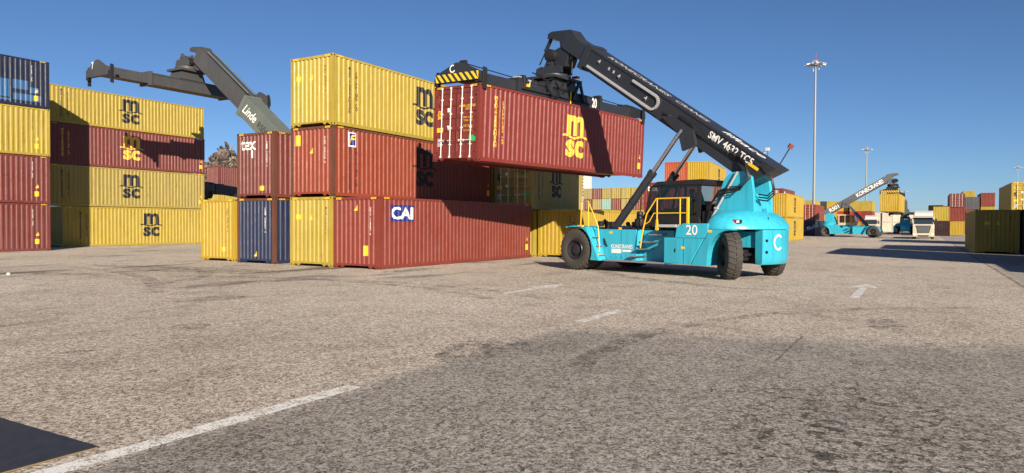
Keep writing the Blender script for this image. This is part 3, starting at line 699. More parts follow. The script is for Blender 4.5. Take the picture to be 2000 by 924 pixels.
for i in range(2):
    bx = container(('yellow container on the ground right of the turquoise counterweight', 'yellow container stacked on another right of the turquoise counterweight')[i], -12.44, 79.3, i * (H8 + G), 'yellow_rich', H=H8); bx.msc_side('logo_black', u=5.6, words=0, size=1.5)
container('red container whose side shows beside the turquoise counterweight', -14.98, 73.4, 0, 'red_dull', H=H8)
# --- distant wall of door ends
top = ('yellow_pale', 'red', 'yellow_pale', 'yellow_pale', 'yellow', 'yellow', 'red'); sec = ('red', 'yellow_pale', 'mint', 'red', 'yellow_pale', 'red', 'red')
cn = {'yellow_pale': 'pale yellow', 'red': 'red', 'mint': 'mint green', 'yellow': 'yellow'}; onth = ('first', 'second', 'third', 'fourth', 'fifth', 'sixth', 'seventh')
for c_ in range(7):
    for r_ in range(4):
        m_ = (('red', 'yellow', 'yellow', 'red', 'yellow', 'yellow', 'red')[c_], ('yellow', 'red', 'yellow', 'yellow', 'red', 'yellow', 'yellow')[c_], sec[c_], top[c_])[r_]
        container('%s container doors, %s from left, %s row of the distant wall' % (cn[m_], onth[c_], ('ground', 'second', 'third', 'top')[r_]), -71.85 + W + c_ * 2.53, 157.4 - c_ * 0.15, r_ * (H8 + G), m_, H=H8, near='doors', det=1 if r_ > 1 else 0, Ln=L40, group='distant wall of container doors')
# --- right of the machine: red and blue two-high, far rows
container('blue container with painted-in shade, on the ground under the red one with doors', -15.2, 125.0, 0, 'shaded_blue', H=H8, near='doors', det=0)  # shade is in the paint; nothing here casts it
container('red container with white door bars right of the thick lamp mast', -15.2, 125.0, H8 + G, 'red', H=H8, near='doors')
b_ = container('red-brown container with painted-in shade and white lettering behind the far reach stacker', -15.2, 137.6, 0, 'maroon', H=H8); b_.R(text2d('ZIM', 1.2, 0.02), 'logo', 'logo_white', 6.0, 1.2); b_.R(g_join(*[g_rect(-1.1 + k * 0.5, -0.85 + k * 0.5, 0, 0.2) for k in range(5)]), 'lettering', 'logo_white', 6.0, 2.0)  # shaded side comes from the dark base colour, not from a cast shadow
far = [  # x left, y, [(level colour)...]
    (-24.9, 184, ('yellow', 'yellow', 'yellow'), 'pair of yellow stacks behind the thick mast, left'), (-23.6 + 1.3, 198, ('yellow', 'yellow', 'yellow'), 'pair of yellow stacks behind the thick mast, right'),
    (-23.5, 194.0, (None, None, 'dark_teal'), ''),
    (-21.0, 194.6, ('yellow', 'yellow', 'yellow_rich'), 'first column over the far reach stacker tail'), (-18.5, 195.0, ('yellow', 'scarlet', 'yellow_rich'), 'second column over the far reach stacker tail'),
    (-15.6, 193.5, ('yellow', 'scarlet', 'yellow'), 'third column over the far reach stacker cab'), (-13.1, 193.8, ('orange', 'red', 'yellow'), 'fourth column behind the far reach stacker boom')]
lv = ('bottom', 'middle', 'top')
for xl, y_, cs, where in far:
    if not where:
        for i, m_ in enumerate(('yellow', 'yellow', 'dark_teal')): container('%s container %s of the column half hidden by red door bars' % (('yellow', 'yellow', 'dark teal')[i], ('at the bottom', 'in the middle', 'on top')[i]), xl + W, y_, i * (H8 + G), m_, H=H8)
        continue
    for i, m_ in enumerate(cs):
        nm = {'yellow': 'yellow', 'yellow_rich': 'bright yellow', 'scarlet': 'scarlet', 'orange': 'orange', 'red': 'red'}[m_]
        container('%s far container, %s of the %s' % (nm, lv[i], where), xl + W, y_, i * (H8 + G), m_, H=H8)
for k in range(5):
    for i in range(2): container('white container, %s from left, %s row of the far white block' % (onth[k], ('ground', 'upper')[i]), -14.2 + W + k * 2.5, 212 + (k % 2) * 0.4, i * (H8 + G), 'white_box', H=H8, near='doors', det=0)
for i in range(2): container('far red container %s right of the white block' % ('on the ground', 'on top')[i], -2.4 + W, 232, i * (H8 + G), 'red', H=H8)
container('far orange container beside the red one right of the white block', 0.4 + W, 238, 0, 'orange', H=H8)
container('far white container behind the front-facing stacker', 2.9 + W, 262, 0, 'white_box', H=H8)
# --- right-hand rows
for i, m_ in enumerate(('yellow_rich', 'red', 'red_dull')): container('%s container %s of the three-high stack right of the white truck' % (('bright yellow', 'red', 'dull red')[i], ('at the bottom', 'in the middle', 'on top')[i]), 4.41 + W, 154.8, i * (H8 + G), m_, H=H8, near='doors' if i == 2 else 'wall')
for i, m_ in enumerate(('red', 'red', 'grey_box')): container('%s container %s of the column with the grey one on top' % (('red', 'red', 'dark grey')[i], ('at the bottom', 'in the middle', 'on top')[i]), 7.8 + W, 174.4, i * (H8 + G), m_, H=H8)
for i, m_ in enumerate(('yellow', 'yellow_rich', 'red')): container('%s container %s of the column right of the grey one' % (('yellow', 'bright yellow', 'red')[i], ('at the bottom', 'in the middle', 'on top')[i]), 10.65 + W, 177.0, i * (HC + G), m_, H=HC)
for i in range(4): container('yellow container, %s from the ground in the column peeping over the grey one' % onth[i], 8.7 + W, 206, i * (H8 + G), 'yellow', H=H8)
for i in range(2): container('yellow container %s just right of the white truck roof' % ('on the ground', 'stacked')[i], 1.1 + W, 161.0, i * (HC + G), 'yellow', H=HC)
for i in range(2): container('yellow container %s behind the three-high red stack' % ('on the ground', 'stacked')[i], 3.65 + W, 168.5, i * (HC + G), 'yellow', H=HC)
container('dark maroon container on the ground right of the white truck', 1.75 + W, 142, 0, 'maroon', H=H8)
container('olive-shaded yellow container on the dark maroon one', 1.75 + W, 147, H8 + G, 'yellow', H=H8, Ln=L20)
container('yellow container on the ground at the right edge behind the shaded one', 7.0 + W, 78.1, 0, 'yellow', near='doors')
b_ = container('yellow container with doors and small black logo at the right edge', 7.0 + W, 78.1, HC + G, 'yellow_rich', near='doors', det=2); b_.door_marks('logo_black')
D1 = container('shaded yellow container standing alone at the right edge', 3.05 + W, 55.82, 0, 'yellow', det=2)
D1.end_marks('MSMU 710466 1', 'logo_black', tri=(0.02, 2.0), plate=(-0.55, 2.0), cu_=0.72)
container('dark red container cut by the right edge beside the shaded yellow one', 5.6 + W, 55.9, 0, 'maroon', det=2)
# rows just outside the picture on the right, whose shadows lie across the road
for i in range(2): container('red container %s of the row outside the right edge' % ('at the bottom', 'on top')[i], 5.8 + W, 37.6, i * (HC + G), 'red')
for i in range(2): container('yellow container %s of the row outside the right edge' % ('at the bottom', 'on top')[i], 8.35 + W, 50.3, i * (HC + G), 'yellow')
container('blue container outside the right edge', 8.6 + W, 28.6, 0, 'blue')

# ------------------------------------------------------------------ reach stackers
def m_tyre(w):
    def f():
        b_ = MB(); h = w / 2; r = 0.775
        b_.lathe([(0.36, -h * 0.62), (0.40, -h * 0.80), (0.52, -h * 0.98), (0.66, -h), (0.735, -h * 0.93), (r, -h * 0.72), (r + 0.006, 0), (r, h * 0.72), (0.735, h * 0.93), (0.66, h), (0.52, h * 0.98), (0.40, h * 0.80), (0.36, h * 0.62)], 44)
        n = 26
        for i in range(n):
            for s in (-1, 1):
                a0 = 2 * math.pi * (i + (0.5 if s > 0 else 0)) / n; da = 2 * math.pi / n
                vs = []
                for (o, ri, ro, sh) in ((0.06, r - 0.01, r + 0.036, 0.42), (0.62, r - 0.02, r + 0.034, 0.16), (0.93, 0.705, 0.775, 0.0), (1.0, 0.62, 0.665, 0.0)):
                    for rr in (ri, ro):
                        for q in (0.0, 0.56):
                            t = a0 + da * (q + sh); vs.append((rr * math.cos(t), s * h * o * (1.015 if o == 1.0 else 1), rr * math.sin(t)))
                fs = []
                for k in range(3):
                    a = 4 * k; c_ = 4 * (k + 1); fs += [(a, a + 1, c_ + 1, c_), (a + 2, c_ + 2, c_ + 3, a + 3), (a, c_, c_ + 2, a + 2), (a + 1, a + 3, c_ + 3, c_ + 1)]
                fs += [(0, 2, 3, 1), (12, 13, 15, 14)]
                b_.add(vs, fs)
        return b_.mesh('tyre', 'rubber', 40)
    return cached(('tyre', w), f)
def m_rim(w):
    def f():
        b_ = MB(); h = w / 2
        for s in (-1, 1):
            b_.lathe([(0.405, s * h * 0.80), (0.385, s * h * 0.90), (0.36, s * h * 0.84), (0.345, s * h * 0.45), (0.30, s * h * 0.36), (0.225, s * h * 0.34), (0.21, s * h * 0.62), (0.17, s * h * 0.70), (0.001, s * h * 0.72)], 36)
            for i in range(20):
                t = 2 * math.pi * i / 20; b_.tube((0.275 * math.cos(t), s * h * 0.34, 0.275 * math.sin(t)), (0.275 * math.cos(t), s * h * 0.46, 0.275 * math.sin(t)), 0.020, n=6)
        return b_.mesh('rim', 'rim', 35)
    return cached(('rim', w), f)
def wheel(parent, x, y, steer=0.0, w=0.50, spin=0.0):
    t = _put('tyre', m_tyre(w), parent, (x, y, 0.808)); t.rotation_euler = (0, spin, steer)
    r_ = _put('rim', m_rim(w), t); return t
def arc_pts(cx, cz, r, a0, a1, n=10): return [(cx + r * math.cos(R(a0 + (a1 - a0) * i / n)), cz + r * math.sin(R(a0 + (a1 - a0) * i / n))) for i in range(n + 1)]

def person_in_seat(root_loc, rotz, label):
    """one continuous skinned body, seated, hands forward on the levers"""
    J = [((0, 0, 0.10), .15), ((0.0, 0, 0.30), .155), ((0.0, 0, 0.48), .165), ((0.01, 0, 0.60), .075), ((0.03, 0, 0.66), .058), ((0.04, 0, 0.75), .092), ((0.045, 0, 0.84), .088),
         ((0.0, .17, 0.52), .075), ((0.10, .24, 0.30), .056), ((0.34, .20, 0.26), .042), ((0.43, .18, 0.25), .035),
         ((0.0, -.17, 0.52), .075), ((0.10, -.24, 0.30), .056), ((0.34, -.20, 0.26), .042), ((0.43, -.18, 0.25), .035),
         ((0.08, .10, 0.08), .095), ((0.48, .14, 0.10), .072), ((0.50, .14, -0.30), .055), ((0.62, .14, -0.34), .045),
         ((0.08, -.10, 0.08), .095), ((0.48, -.14, 0.10), .072), ((0.50, -.14, -0.30), .055), ((0.62, -.14, -0.34), .045)]
    E_ = [(0, 1), (1, 2), (2, 3), (3, 4), (4, 5), (5, 6), (2, 7), (7, 8), (8, 9), (9, 10), (2, 11), (11, 12), (12, 13), (13, 14), (0, 15), (15, 16), (16, 17), (17, 18), (0, 19), (19, 20), (20, 21), (21, 22)]
    for s, h in ((1, 10), (-1, 14)):          # five fingers on each hand
        hx, hy, hz = J[h][0]
        for k, (dy, ln) in enumerate(((-.028, .055), (-.010, .065), (.010, .062), (.028, .050))):
            i0 = len(J); J.append(((hx + 0.045, hy + dy, hz - 0.002), .0095)); J.append(((hx + 0.045 + ln * .6, hy + dy, hz - 0.022), .008)); E_ += [(h, i0), (i0, i0 + 1)]
        i0 = len(J); J.append(((hx + 0.015, hy - s * 0.045, hz + 0.002), .011)); J.append(((hx + 0.05, hy - s * 0.052, hz - 0.012), .009)); E_ += [(h, i0), (i0, i0 + 1)]
    me = bpy.data.meshes.new('person'); me.from_pydata([j[0] for j in J], E_, [])
    o = link('person', me); o.location = root_loc; o.rotation_euler = (0, 0, rotz)
    sk = o.modifiers.new('skin', 'SKIN'); sk.use_smooth_shade = True
    for i, j in enumerate(J): me.skin_vertices[0].data[i].radius = (j[1], j[1] * (1.0 if i > 2 else 0.8))
    me.skin_vertices[0].data[0].use_root = True
    ss = o.modifiers.new('sub', 'SUBSURF'); ss.levels = 1; ss.render_levels = 1
    m, nt, b = new_mat('mat_driver'); L = nt.links.new
    tc = nd(nt, 'ShaderNodeTexCoord'); sp = nd(nt, 'ShaderNodeSeparateXYZ'); L(tc.outputs['Object'], sp.inputs[0])
    skin = mth(nt, 'MAXIMUM', mth(nt, 'GREATER_THAN', sp.outputs[2], 0.625), mth(nt, 'MULTIPLY', mth(nt, 'GREATER_THAN', sp.outputs[0], 0.39), mth(nt, 'GREATER_THAN', sp.outputs[2], 0.17)))
    sleeve = mth(nt, 'MULTIPLY', mth(nt, 'GREATER_THAN', sp.outputs[0], 0.14), mth(nt, 'GREATER_THAN', sp.outputs[2], 0.19))
    L(mixc(nt, skin, mixc(nt, sleeve, (0.025, 0.032, 0.055, 1), (0.62, 0.13, 0.03, 1)), (0.36, 0.20, 0.13, 1)), b.inputs['Base Color']); b.inputs['Roughness'].default_value = 0.75
    me.materials.append(m)
    h_ = MB().lathe([(0.001, 0.105), (0.06, 0.09), (0.096, 0.04), (0.100, 0.0), (0.092, -0.05)], 14, 'z'); hr = h_.obj('hair', 'hair', o, 60); hr.location = (0.02, 0, 0.80); hr.scale = (1.1, 0.95, 1)
    f_ = MB()
    for s in (-1, 1): f_.lathe([(0.001, 0.008), (0.008, 0.004), (0.010, 0.0)], 8, 'x', (0.128, s * 0.032, 0.775)); f_.lathe([(0.001, 0.0), (0.022, 0.01), (0.016, 0.02)], 8, 'y', (0.03, s * 0.090 - 0.01, 0.76))
    f_.prism([(0.118, 0.775), (0.152, 0.735), (0.118, 0.725)], -0.012, 0.012, 'y'); f_.box(0.112, 0.124, -0.026, 0.026, 0.690, 0.698)
    f_.obj('face', 'hair', o)
    return tag(o, label, 'person')

def reach_stacker(label, loc, heading, beta=33.7, tip=10.81, body='teal', boom='boom_black', tip_mat='boom_black', cab='black', steer=-43.0, full=True, girth=1.0, num=None, group=None):
    """local: x forward, y left, front axle at x=0, rear axle at x=-6.5"""
    rt_ = empty('reach_stacker', loc, (0, 0, heading), label, 'reach stacker', group or 'reach stackers at work in the yard')
    O = lambda b_, n, m, sm=0, bv=0, par=None: b_.obj(n, m, par or rt_, sm, bv)
    # wheels
    for s in (-1, 1):
        wheel(rt_, 0, s * 1.83, spin=0.3 * s); wheel(rt_, 0, s * 1.24, spin=0.9)
        wheel(rt_, -6.5, s * 1.42, R(steer), spin=0.5)
    b_ = MB(); b_.tube((0, -1.9, 0.81), (0, 1.9, 0.81), 0.16, n=16); b_.box(-0.35, 0.35, -0.95, 0.95, 0.50, 1.15); O(b_, 'front_axle', 'black', 40)
    b_ = MB(); b_.box(-6.75, -6.25, -1.15, 1.15, 0.62, 0.98); b_.box(-6.95, -6.1, -0.45, 0.45, 0.50, 1.1)
    for s in (-1, 1): b_.box(-6.62, -6.38, s * 1.05 - 0.1, s * 1.05 + 0.1, 0.45, 1.2); b_.tube((-6.85, s * 0.3, 0.86), (-6.85, s * 1.15, 0.80), 0.05, n=8); b_.tube((-6.15, s * 0.3, 0.76), (-6.15, s * 1.2, 0.74), 0.035, n=8)
    O(b_, 'rear_axle', 'black', 40)
    # frame
    b_ = MB(); b_.prism([(-7.3, 1.05), (-7.3, 1.6), (-5.0, 1.62), (-0.6, 1.62), (0.55, 1.5), (0.75, 0.95), (0.45, 0.55), (-5.6, 0.5), (-5.9, 1.05)], -0.72, 0.72, 'y'); O(b_, 'chassis', body, 0, 0.02)
    b_ = MB(); b_.box(-3.0, -0.35, -1.25, 1.25, 1.625, 1.70); b_.box(-4.9, -2.9, -1.0, 1.0, 1.625, 1.74); O(b_, 'deck', 'black', 0, 0.01)
    for s in (-1, 1):
        y0, y1 = sorted((s * 1.0, s * 2.10))
        b_ = MB(); b_.prism([(0.46, 1.665)] + arc_pts(0, 0.81, 0.94, 66, 204, 12) + [(-1.32, 0.42), (-1.02, 1.02), (-0.62, 1.705), (0.46, 1.725)], y0, y1, 'y'); O(b_, 'front_fender', body, 0, 0.012)
        y0, y1 = sorted((s * 0.725, s * 1.66))
        b_ = MB(); b_.prism([(-1.36, 0.44), (-0.98, 1.02), (-0.66, 1.62), (-2.78, 1.62), (-2.78, 0.44)], y0, y1, 'y'); O(b_, 'side_panel', body, 0, 0.015)
        y0, y1 = sorted((s * 0.725, s * 1.28)); b_ = MB(); b_.box(-4.19, -2.785, y0, y1, 0.46, 1.60); O(b_, 'stair_panel', body, 0, 0.01)
        y0, y1 = sorted((s * 1.28, s * 1.90)); b_ = MB(); b_.box(-4.19, -1.35, y0, y1, 0.41, 0.47); O(b_, 'side_sill', 'grey_plate', 0, 0.01)
        y0, y1 = sorted((s * 0.73, s * 1.90)); b_ = MB(); b_.prism([(-4.20, 0.45), (-5.28, 0.45), (-5.98, 1.62), (-5.98, 1.86), (-4.98, 1.86), (-4.72, 1.72), (-4.66, 1.36), (-4.20, 1.36)], y0, y1, 'y'); O(b_, 'side_tank', body, 0, 0.018)
        y0, y1 = sorted((s * 1.15, s * 1.885)); b_ = MB(); b_.prism([(-5.30, 0.44), (-5.93, 0.44), (-5.96, 0.85)] + arc_pts(-6.80, 0.80, 0.84, 12, 95, 8) + [(-6.87, 1.668), (-5.97, 1.668), (-5.99, 1.60)], y0, y1, 'y'); O(b_, 'rear_fender', body, 0, 0.012)
        y0, y1 = sorted((s * 1.905, s * 1.912))
        if full:
            b_ = MB(); b_.box(-4.78, -4.22, y0, y1, 0.50, 1.33); O(b_, 'tank_door', body, 0, 0.004); b_ = MB(); b_.box(-4.70, -4.66, min(s * 1.912, s * 1.93), max(s * 1.912, s * 1.93), 0.86, 0.98); O(b_, 'door_latch', 'black')
            for i in range(4):
                y0, y1 = sorted((s * 1.285, s * 1.86)); x = -2.72 - 0.30 * i; z = 0.62 + 0.27 * i
                b_ = MB(); b_.prism([(x + 0.17, z), (x - 0.20, z), (x - 0.24, z + 0.035), (x + 0.13, z + 0.035)], y0, y1, 'y'); O(b_, 'step', 'grey_plate')
            for i in range(3):
                y0, y1 = sorted((s * 1.67, s * 1.98)); b_ = MB(); b_.box(-1.30 + 0.16 * i, -0.98 + 0.14 * i, y0, y1, 0.62 + 0.34 * i, 0.65 + 0.34 * i); O(b_, 'step', 'grey_plate')
            y0, y1 = sorted((s * 1.02, s * 1.88)); b_ = MB(); b_.box(-4.68, -3.80, y0, y1, 1.72, 1.82); O(b_, 'platform', 'galv', 0, 0.01)
            # yellow rails
            ye = s * 1.86; b_ = MB()
            b_.pipe([(-3.12, ye, 0.95), (-3.22, ye, 1.55), (-3.40, ye, 2.20), (-3.82, ye, 2.74), (-5.16, ye, 2.74)], 0.024); b_.pipe([(-3.28, ye, 1.80), (-3.52, ye, 1.92), (-3.72, ye, 2.22), (-5.16, ye, 2.22)], 0.020)
            for x, z0, r0 in ((-3.86, 1.60, 0.022), (-4.84, 1.82, 0.022)): b_.tube((x, ye, z0), (x, ye, 2.74), r0)
            b_.box(-5.20, -5.12, ye - 0.03, ye + 0.03, 1.86, 2.76); b_.prism([(-3.80, 1.62), (-3.92, 1.62), (-3.88, 2.0), (-3.84, 2.0)], ye - 0.03, ye + 0.03, 'y')
            O(b_, 'handrail', 'rail_yellow', 40)
            b_ = MB(); b_.pipe([(-0.14, ye, 1.72), (-0.18, ye, 2.70), (-0.52, ye, 2.72), (-0.78, ye, 2.28), (-1.06, ye, 1.72), (-1.12, ye, 1.2), (-1.14, ye, 0.55)], 0.022); b_.tube((-0.56, ye, 1.72), (-0.54, ye, 2.70), 0.02); b_.box(-0.26, -0.02, ye - 0.06, ye + 0.06, 1.705, 1.78); b_.box(-1.22, -1.04, ye - 0.02, ye + 0.16, 0.50, 0.66)
            O(b_, 'handrail', 'rail_yellow', 40)
            b_ = MB(); b_.lathe([(0.001, 0.06), (0.09, 0.05), (0.10, 0.0), (0.07, -0.06)], 12, 'x', (0.42, s * 1.75, 1.83)); b_.box(0.32, 0.42, s * 1.75 - 0.1, s * 1.75 + 0.1, 1.73, 1.80); O(b_, 'headlight', 'black', 40)
            b_ = MB(); b_.lathe([(0.001, 0.062), (0.085, 0.055)], 12, 'x', (0.43, s * 1.75, 1.83)); O(b_, 'lamp_lens', 'amber')
    # hood with rounded tail, counterweight below it
    def plan(k, sx, z, tail=1.0):
        P = []
        for i in range(40):
            t = 2 * math.pi * i / 40; c_, s_ = math.cos(t), math.sin(t); e_ = 2 / 3.2
            x = -6.25 + (0.75 if c_ > 0 else 1.30) * math.copysign(abs(c_) ** (e_ if c_ > 0 else 1.0), c_) * sx
            P.append((x, 1.90 * k * math.copysign(abs(s_) ** (0.62 if c_ > 0 else 1.0), s_), z))
        return P
    b_ = MB(); b_.loft([plan(1.0, 1.0, 1.675), plan(1.0, 0.995, 1.73), plan(0.985, 0.955, 1.83), plan(0.955, 0.89, 1.95), plan(0.905, 0.81, 2.06), plan(0.83, 0.71, 2.16), plan(0.71, 0.59, 2.25), plan(0.5, 0.42, 2.32)]); O(b_, 'hood', body, 38)
    b_ = MB(); n = 26; rings = []
    for z, k in ((0.50, 0.93), (0.58, 0.975), (0.75, 0.99), (1.55, 1.0), (1.655, 1.0)):
        ring = []
        for i in range(n + 1):
            t = R(152 + (208 - 152) * i / n); c_, s_ = math.cos(t), math.sin(t)
            ring.append((-6.25 + 1.30 * c_ * k * 0.985, 1.86 * k * s_, z))
        ring += [(-7.10, ring[-1][1] * 0.96, z), (-7.10, ring[0][1] * 0.96, z)]; rings.append(ring)
    b_.loft(rings); O(b_, 'counterweight', body, 35)
    # tower that carries the boom
    b_ = MB(); b_.prism([(-5.15, 1.9), (-5.66, 2.9), (-6.55, 2.9), (-6.88, 2.5), (-6.92, 1.9)], -0.62, 0.62, 'y'); O(b_, 'tower', body, 0, 0.03)
    for s in (-1, 1):
        y0, y1 = sorted((s * 0.50, s * 0.635)); b_ = MB(); b_.prism([(-5.30, 2.2), (-5.78, 3.42), (-6.05, 3.62), (-6.50, 3.66), (-6.82, 3.45), (-6.90, 2.9), (-6.93, 2.2)], y0, y1, 'y'); O(b_, 'tower_cheek', body, 0, 0.02)
    # boom
    be = R(beta); ce, se = math.cos(be), math.sin(be); PX, PZ = -6.35, 3.45
    B = lambda s, n: (PX + ce * s - se * n, PZ + se * s + ce * n)
    N0, N1 = -0.03 - 0.35 * (girth - 1), 0.888 * girth; hb = 0.45 * girth
    b_ = MB(); b_.prism([B(-0.93, N1), B(-0.36, N0 + 0.05), B(0.3, N0 - 0.02), B(2.0, N0), B(8.55, N0), B(8.9, N0 - 0.08), B(9.27, N0 - 0.08), B(9.27, N1 + 0.02), B(9.05, N1 + 0.02), B(9.0, N1)], -hb, hb, 'y'); BO = O(b_, 'boom', boom, 0, 0.02)
    b_ = MB(); b_.prism([B(8.98, N0 - 0.10), B(9.29, N0 - 0.10), B(9.29, N1 + 0.05), B(8.98, N1 + 0.05)], -hb - 0.05, hb + 0.05, 'y'); O(b_, 'boom_collar', boom, 0, 0.015, BO)
    if tip > 9.6: b_ = MB(); b_.prism([B(9.292, N0 + 0.18), B(tip - 0.1, N0 + 0.18), B(tip, N0 + 0.32), B(tip, N1 - 0.05), B(9.292, N1 - 0.05)], -hb * 0.84, hb * 0.84, 'y'); O(b_, 'boom_extension', tip_mat, 0, 0.015)
    tx, tz = B(tip, N1); T = lambda dx, dz: (tx + dx, tz + dz)
    b_ = MB(); b_.prism([T(-.55, -.42), T(-.18, .03), T(.35, .10), T(1.00, .18), T(1.24, .12), T(1.28, -.10), T(.95, -.16), T(.52, -.34), T(.46, -.60), T(.74, -.66), T(1.02, -.86), T(.98, -1.12), T(.78, -1.35), T(.42, -1.55), T(.16, -1.48), T(-.02, -1.10), T(-.30, -.72)], -0.32, 0.32, 'y'); O(b_, 'boom_head', tip_mat, 0, 0.02)
    dx, dz = T(0.92, -0.92); b_ = MB(); b_.tube((dx, -0.52, dz), (dx, 0.58, dz), 0.27, n=20); b_.tube((dx, 0.58, dz), (dx, 0.62, dz), 0.19, n=16); O(b_, 'rotator_motor', 'black', 40)
    # lift cylinders
    cx, cz = B(2.94, 0.26)
    for s in (-1, 1):
        p0 = Vector((-0.9, s * 0.78, 1.56)); p1 = Vector((cx, s * 0.66, cz)); d = p1 - p0; q = p0 + d * 0.60 if beta > 30 else p0 + d * 0.66
        b_ = MB(); b_.tube(p0, q, 0.155, n=16); b_.tube(q - d * 0.03, q, 0.175, n=16); b_.tube(p0 + d * 0.30, p0 + d * 0.315, 0.170, n=16); b_.lathe([(0.001, -0.12), (0.2, -0.12), (0.2, 0.12), (0.001, 0.12)], 16, 'y', p0)
        CY = O(b_, 'lift_cylinder', boom, 40)
        b_ = MB(); b_.tube(q, p1, 0.085, n=14); O(b_, 'piston_rod', 'chrome', 60, 0, CY)
        y0, y1 = sorted((s * (hb + 0.005), s * (hb + 0.15))); b_ = MB(); b_.prism([B(2.15, 0.05), B(2.55, -0.42), B(3.05, 0.02), B(4.1, 0.18), B(3.6, 0.50), B(2.7, 0.58)], y0, y1, 'y'); O(b_, 'cylinder_lug', boom, 0, 0.01, BO)
    # cab
    cy0, cy1 = -0.92, 0.75
    b_ = MB(); b_.prism([(-2.62, 1.76), (-2.42, 2.12), (-2.46, 2.36), (-2.60, 2.36), (-2.60, 2.14), (-4.82, 2.14), (-4.95, 1.76)], cy0, cy1, 'y'); CB = O(b_, 'cab', cab, 0, 0.02)
    b_ = MB(); b_.prism([(-2.72, 3.22), (-3.02, 3.42), (-4.98, 3.44), (-5.12, 3.36), (-5.05, 3.22), (-4.8, 3.24), (-3.1, 3.28)], cy0 - 0.04, cy1 + 0.04, 'y'); O(b_, 'cab_roof', cab, 0, 0.02, CB)
    for y in (cy0, cy1 - 0.06):
        for p in (((-2.46, 2.12), (-2.72, 3.25)), ((-3.10, 2.12), (-3.14, 3.3)), ((-3.98, 2.12), (-3.98, 3.3)), ((-4.82, 2.1), (-4.84, 3.3))):
            (xa, za), (xb, zb) = p; wd = 0.035 if xa != -4.82 else 0.075
            O(MB().prism([(xa - wd, za), (xa + wd, za), (xb + wd, zb), (xb - wd, zb)], y, y + 0.06, 'y'), 'cab_pillar', cab, 0, 0, CB)
        O(MB().box(-4.74, -2.50, y + 0.002, y + 0.058, 2.145, 2.172), 'window_rail', cab, 0, 0, CB)
    for y in (cy0 + 0.03, cy1 - 0.03):
        for q in (((-2.50, 2.17), (-3.07, 2.17), (-3.11, 3.27), (-2.73, 3.24)), ((-3.14, 2.17), (-3.95, 2.17), (-3.95, 3.27), (-3.17, 3.27)), ((-4.01, 2.17), (-4.75, 2.17), (-4.77, 3.25), (-4.01, 3.27))):
            O(MB().add([(x, y, z) for x, z in q], [(0, 1, 2, 3)]), 'window_pane', 'glass', 0, 0, CB)
    for xa, xb in ((-2.46, -2.72), (-4.82, -4.84)): O(MB().add([(xa, cy0 + .06, 2.17), (xa, cy1 - .06, 2.17), (xb, cy1 - .06, 3.23), (xb, cy0 + .06, 3.23)], [(0, 1, 2, 3)]), 'window_pane', 'glass', 0, 0, CB)
    if full:
        b_ = MB(); b_.box(-4.35, -3.85, -0.32, 0.18, 2.14, 2.30); b_.box(-4.45, -4.28, -0.32, 0.18, 2.3, 3.0); b_.box(-3.4, -3.0, -0.45, 0.30, 2.14, 2.42); b_.tube((-3.3, -0.07, 2.4), (-3.45, -0.07, 2.62), 0.03); O(b_, 'seat', 'seat_fabric', 0, 0.03)
        b_ = MB(); b_.box(-5.35, -4.96, -0.9, 0.72, 1.74, 2.30); b_.box(-5.25, -4.98, -0.7, 0.5, 2.3, 2.55); O(b_, 'air_unit', 'black', 0, 0.03)
        for y0, y1 in ((0.95, 1.30),): b_ = MB(); b_.lathe([(0.001, 0.32), (0.12, 0.30), (0.13, 0.05), (0.20, 0.0), (0.20, -0.22), (0.14, -0.30), (0.001, -0.32)], 16, 'z', (-2.45, 1.05, 2.0)); b_.pipe([(-2.45, 1.05, 1.75), (-2.75, 1.1, 1.70), (-3.1, 1.12, 1.86), (-3.45, 1.1, 1.72)], 0.11); O(b_, 'air_filter', 'black', 45)
        for s in (-1, 1):
            for x, z0, z1, yy in ((-2.05, 0.47, 1.60, 1.662), (-5.02, 0.48, 1.34, 1.902), (-4.82, 1.36, 1.38, 1.902)): y0, y1 = sorted((s * (yy - 0.004), s * (yy + 0.0015))); O(MB().box(x - 0.007, x + 0.007, y0, y1, z0, z1), 'panel_gap', 'gap_black')
            y0, y1 = sorted((s * 1.896, s * 1.9015)); O(MB().box(-5.9, -4.70, y0, y1, 1.355, 1.367), 'panel_gap', 'gap_black')
            for k in range(5): y0, y1 = sorted((s * 1.658, s * 1.672)); O(MB().tube((-1.55 - 0.27 * k, y0, 0.56), (-1.55 - 0.27 * k, y1, 0.56), 0.016, n=6), 'bolt', 'black')
            for k in range(6): y0, y1 = sorted((s * 1.278, s * 1.29)); O(MB().box(-4.1, -3.86, y0, y1, 0.55 + 0.06 * k, 0.58 + 0.06 * k), 'louvre', 'gap_black')
            O(MB().box(-1.05, -0.62, s * 0.85 - 0.14, s * 0.85 + 0.14, 1.70, 1.92), 'valve_block', 'black', 0, 0.02)
            for k in range(4): O(MB().pipe([(-0.55, s * (1.0 + 0.07 * k), 1.74), (-0.75 - .05 * k, s * (1.05 + 0.08 * k), 1.92 + .03 * k), (-1.05 - .06 * k, s * (1.15 + 0.08 * k), 1.86), (-1.15, s * (1.30 + .06 * k), 1.50), (-1.20 - .03 * k, s * 1.68, 1.25 - .05 * k), (-1.26 - .04 * k, s * 1.69, 1.05 - .03 * k)], 0.022, 6), 'hose', 'hose', 60)
            O(MB().box(-0.98, -0.80, s * 1.5 - 0.1, s * 1.5 + 0.1, 1.74, 1.94), 'work_lamp', 'black', 0, 0.02)
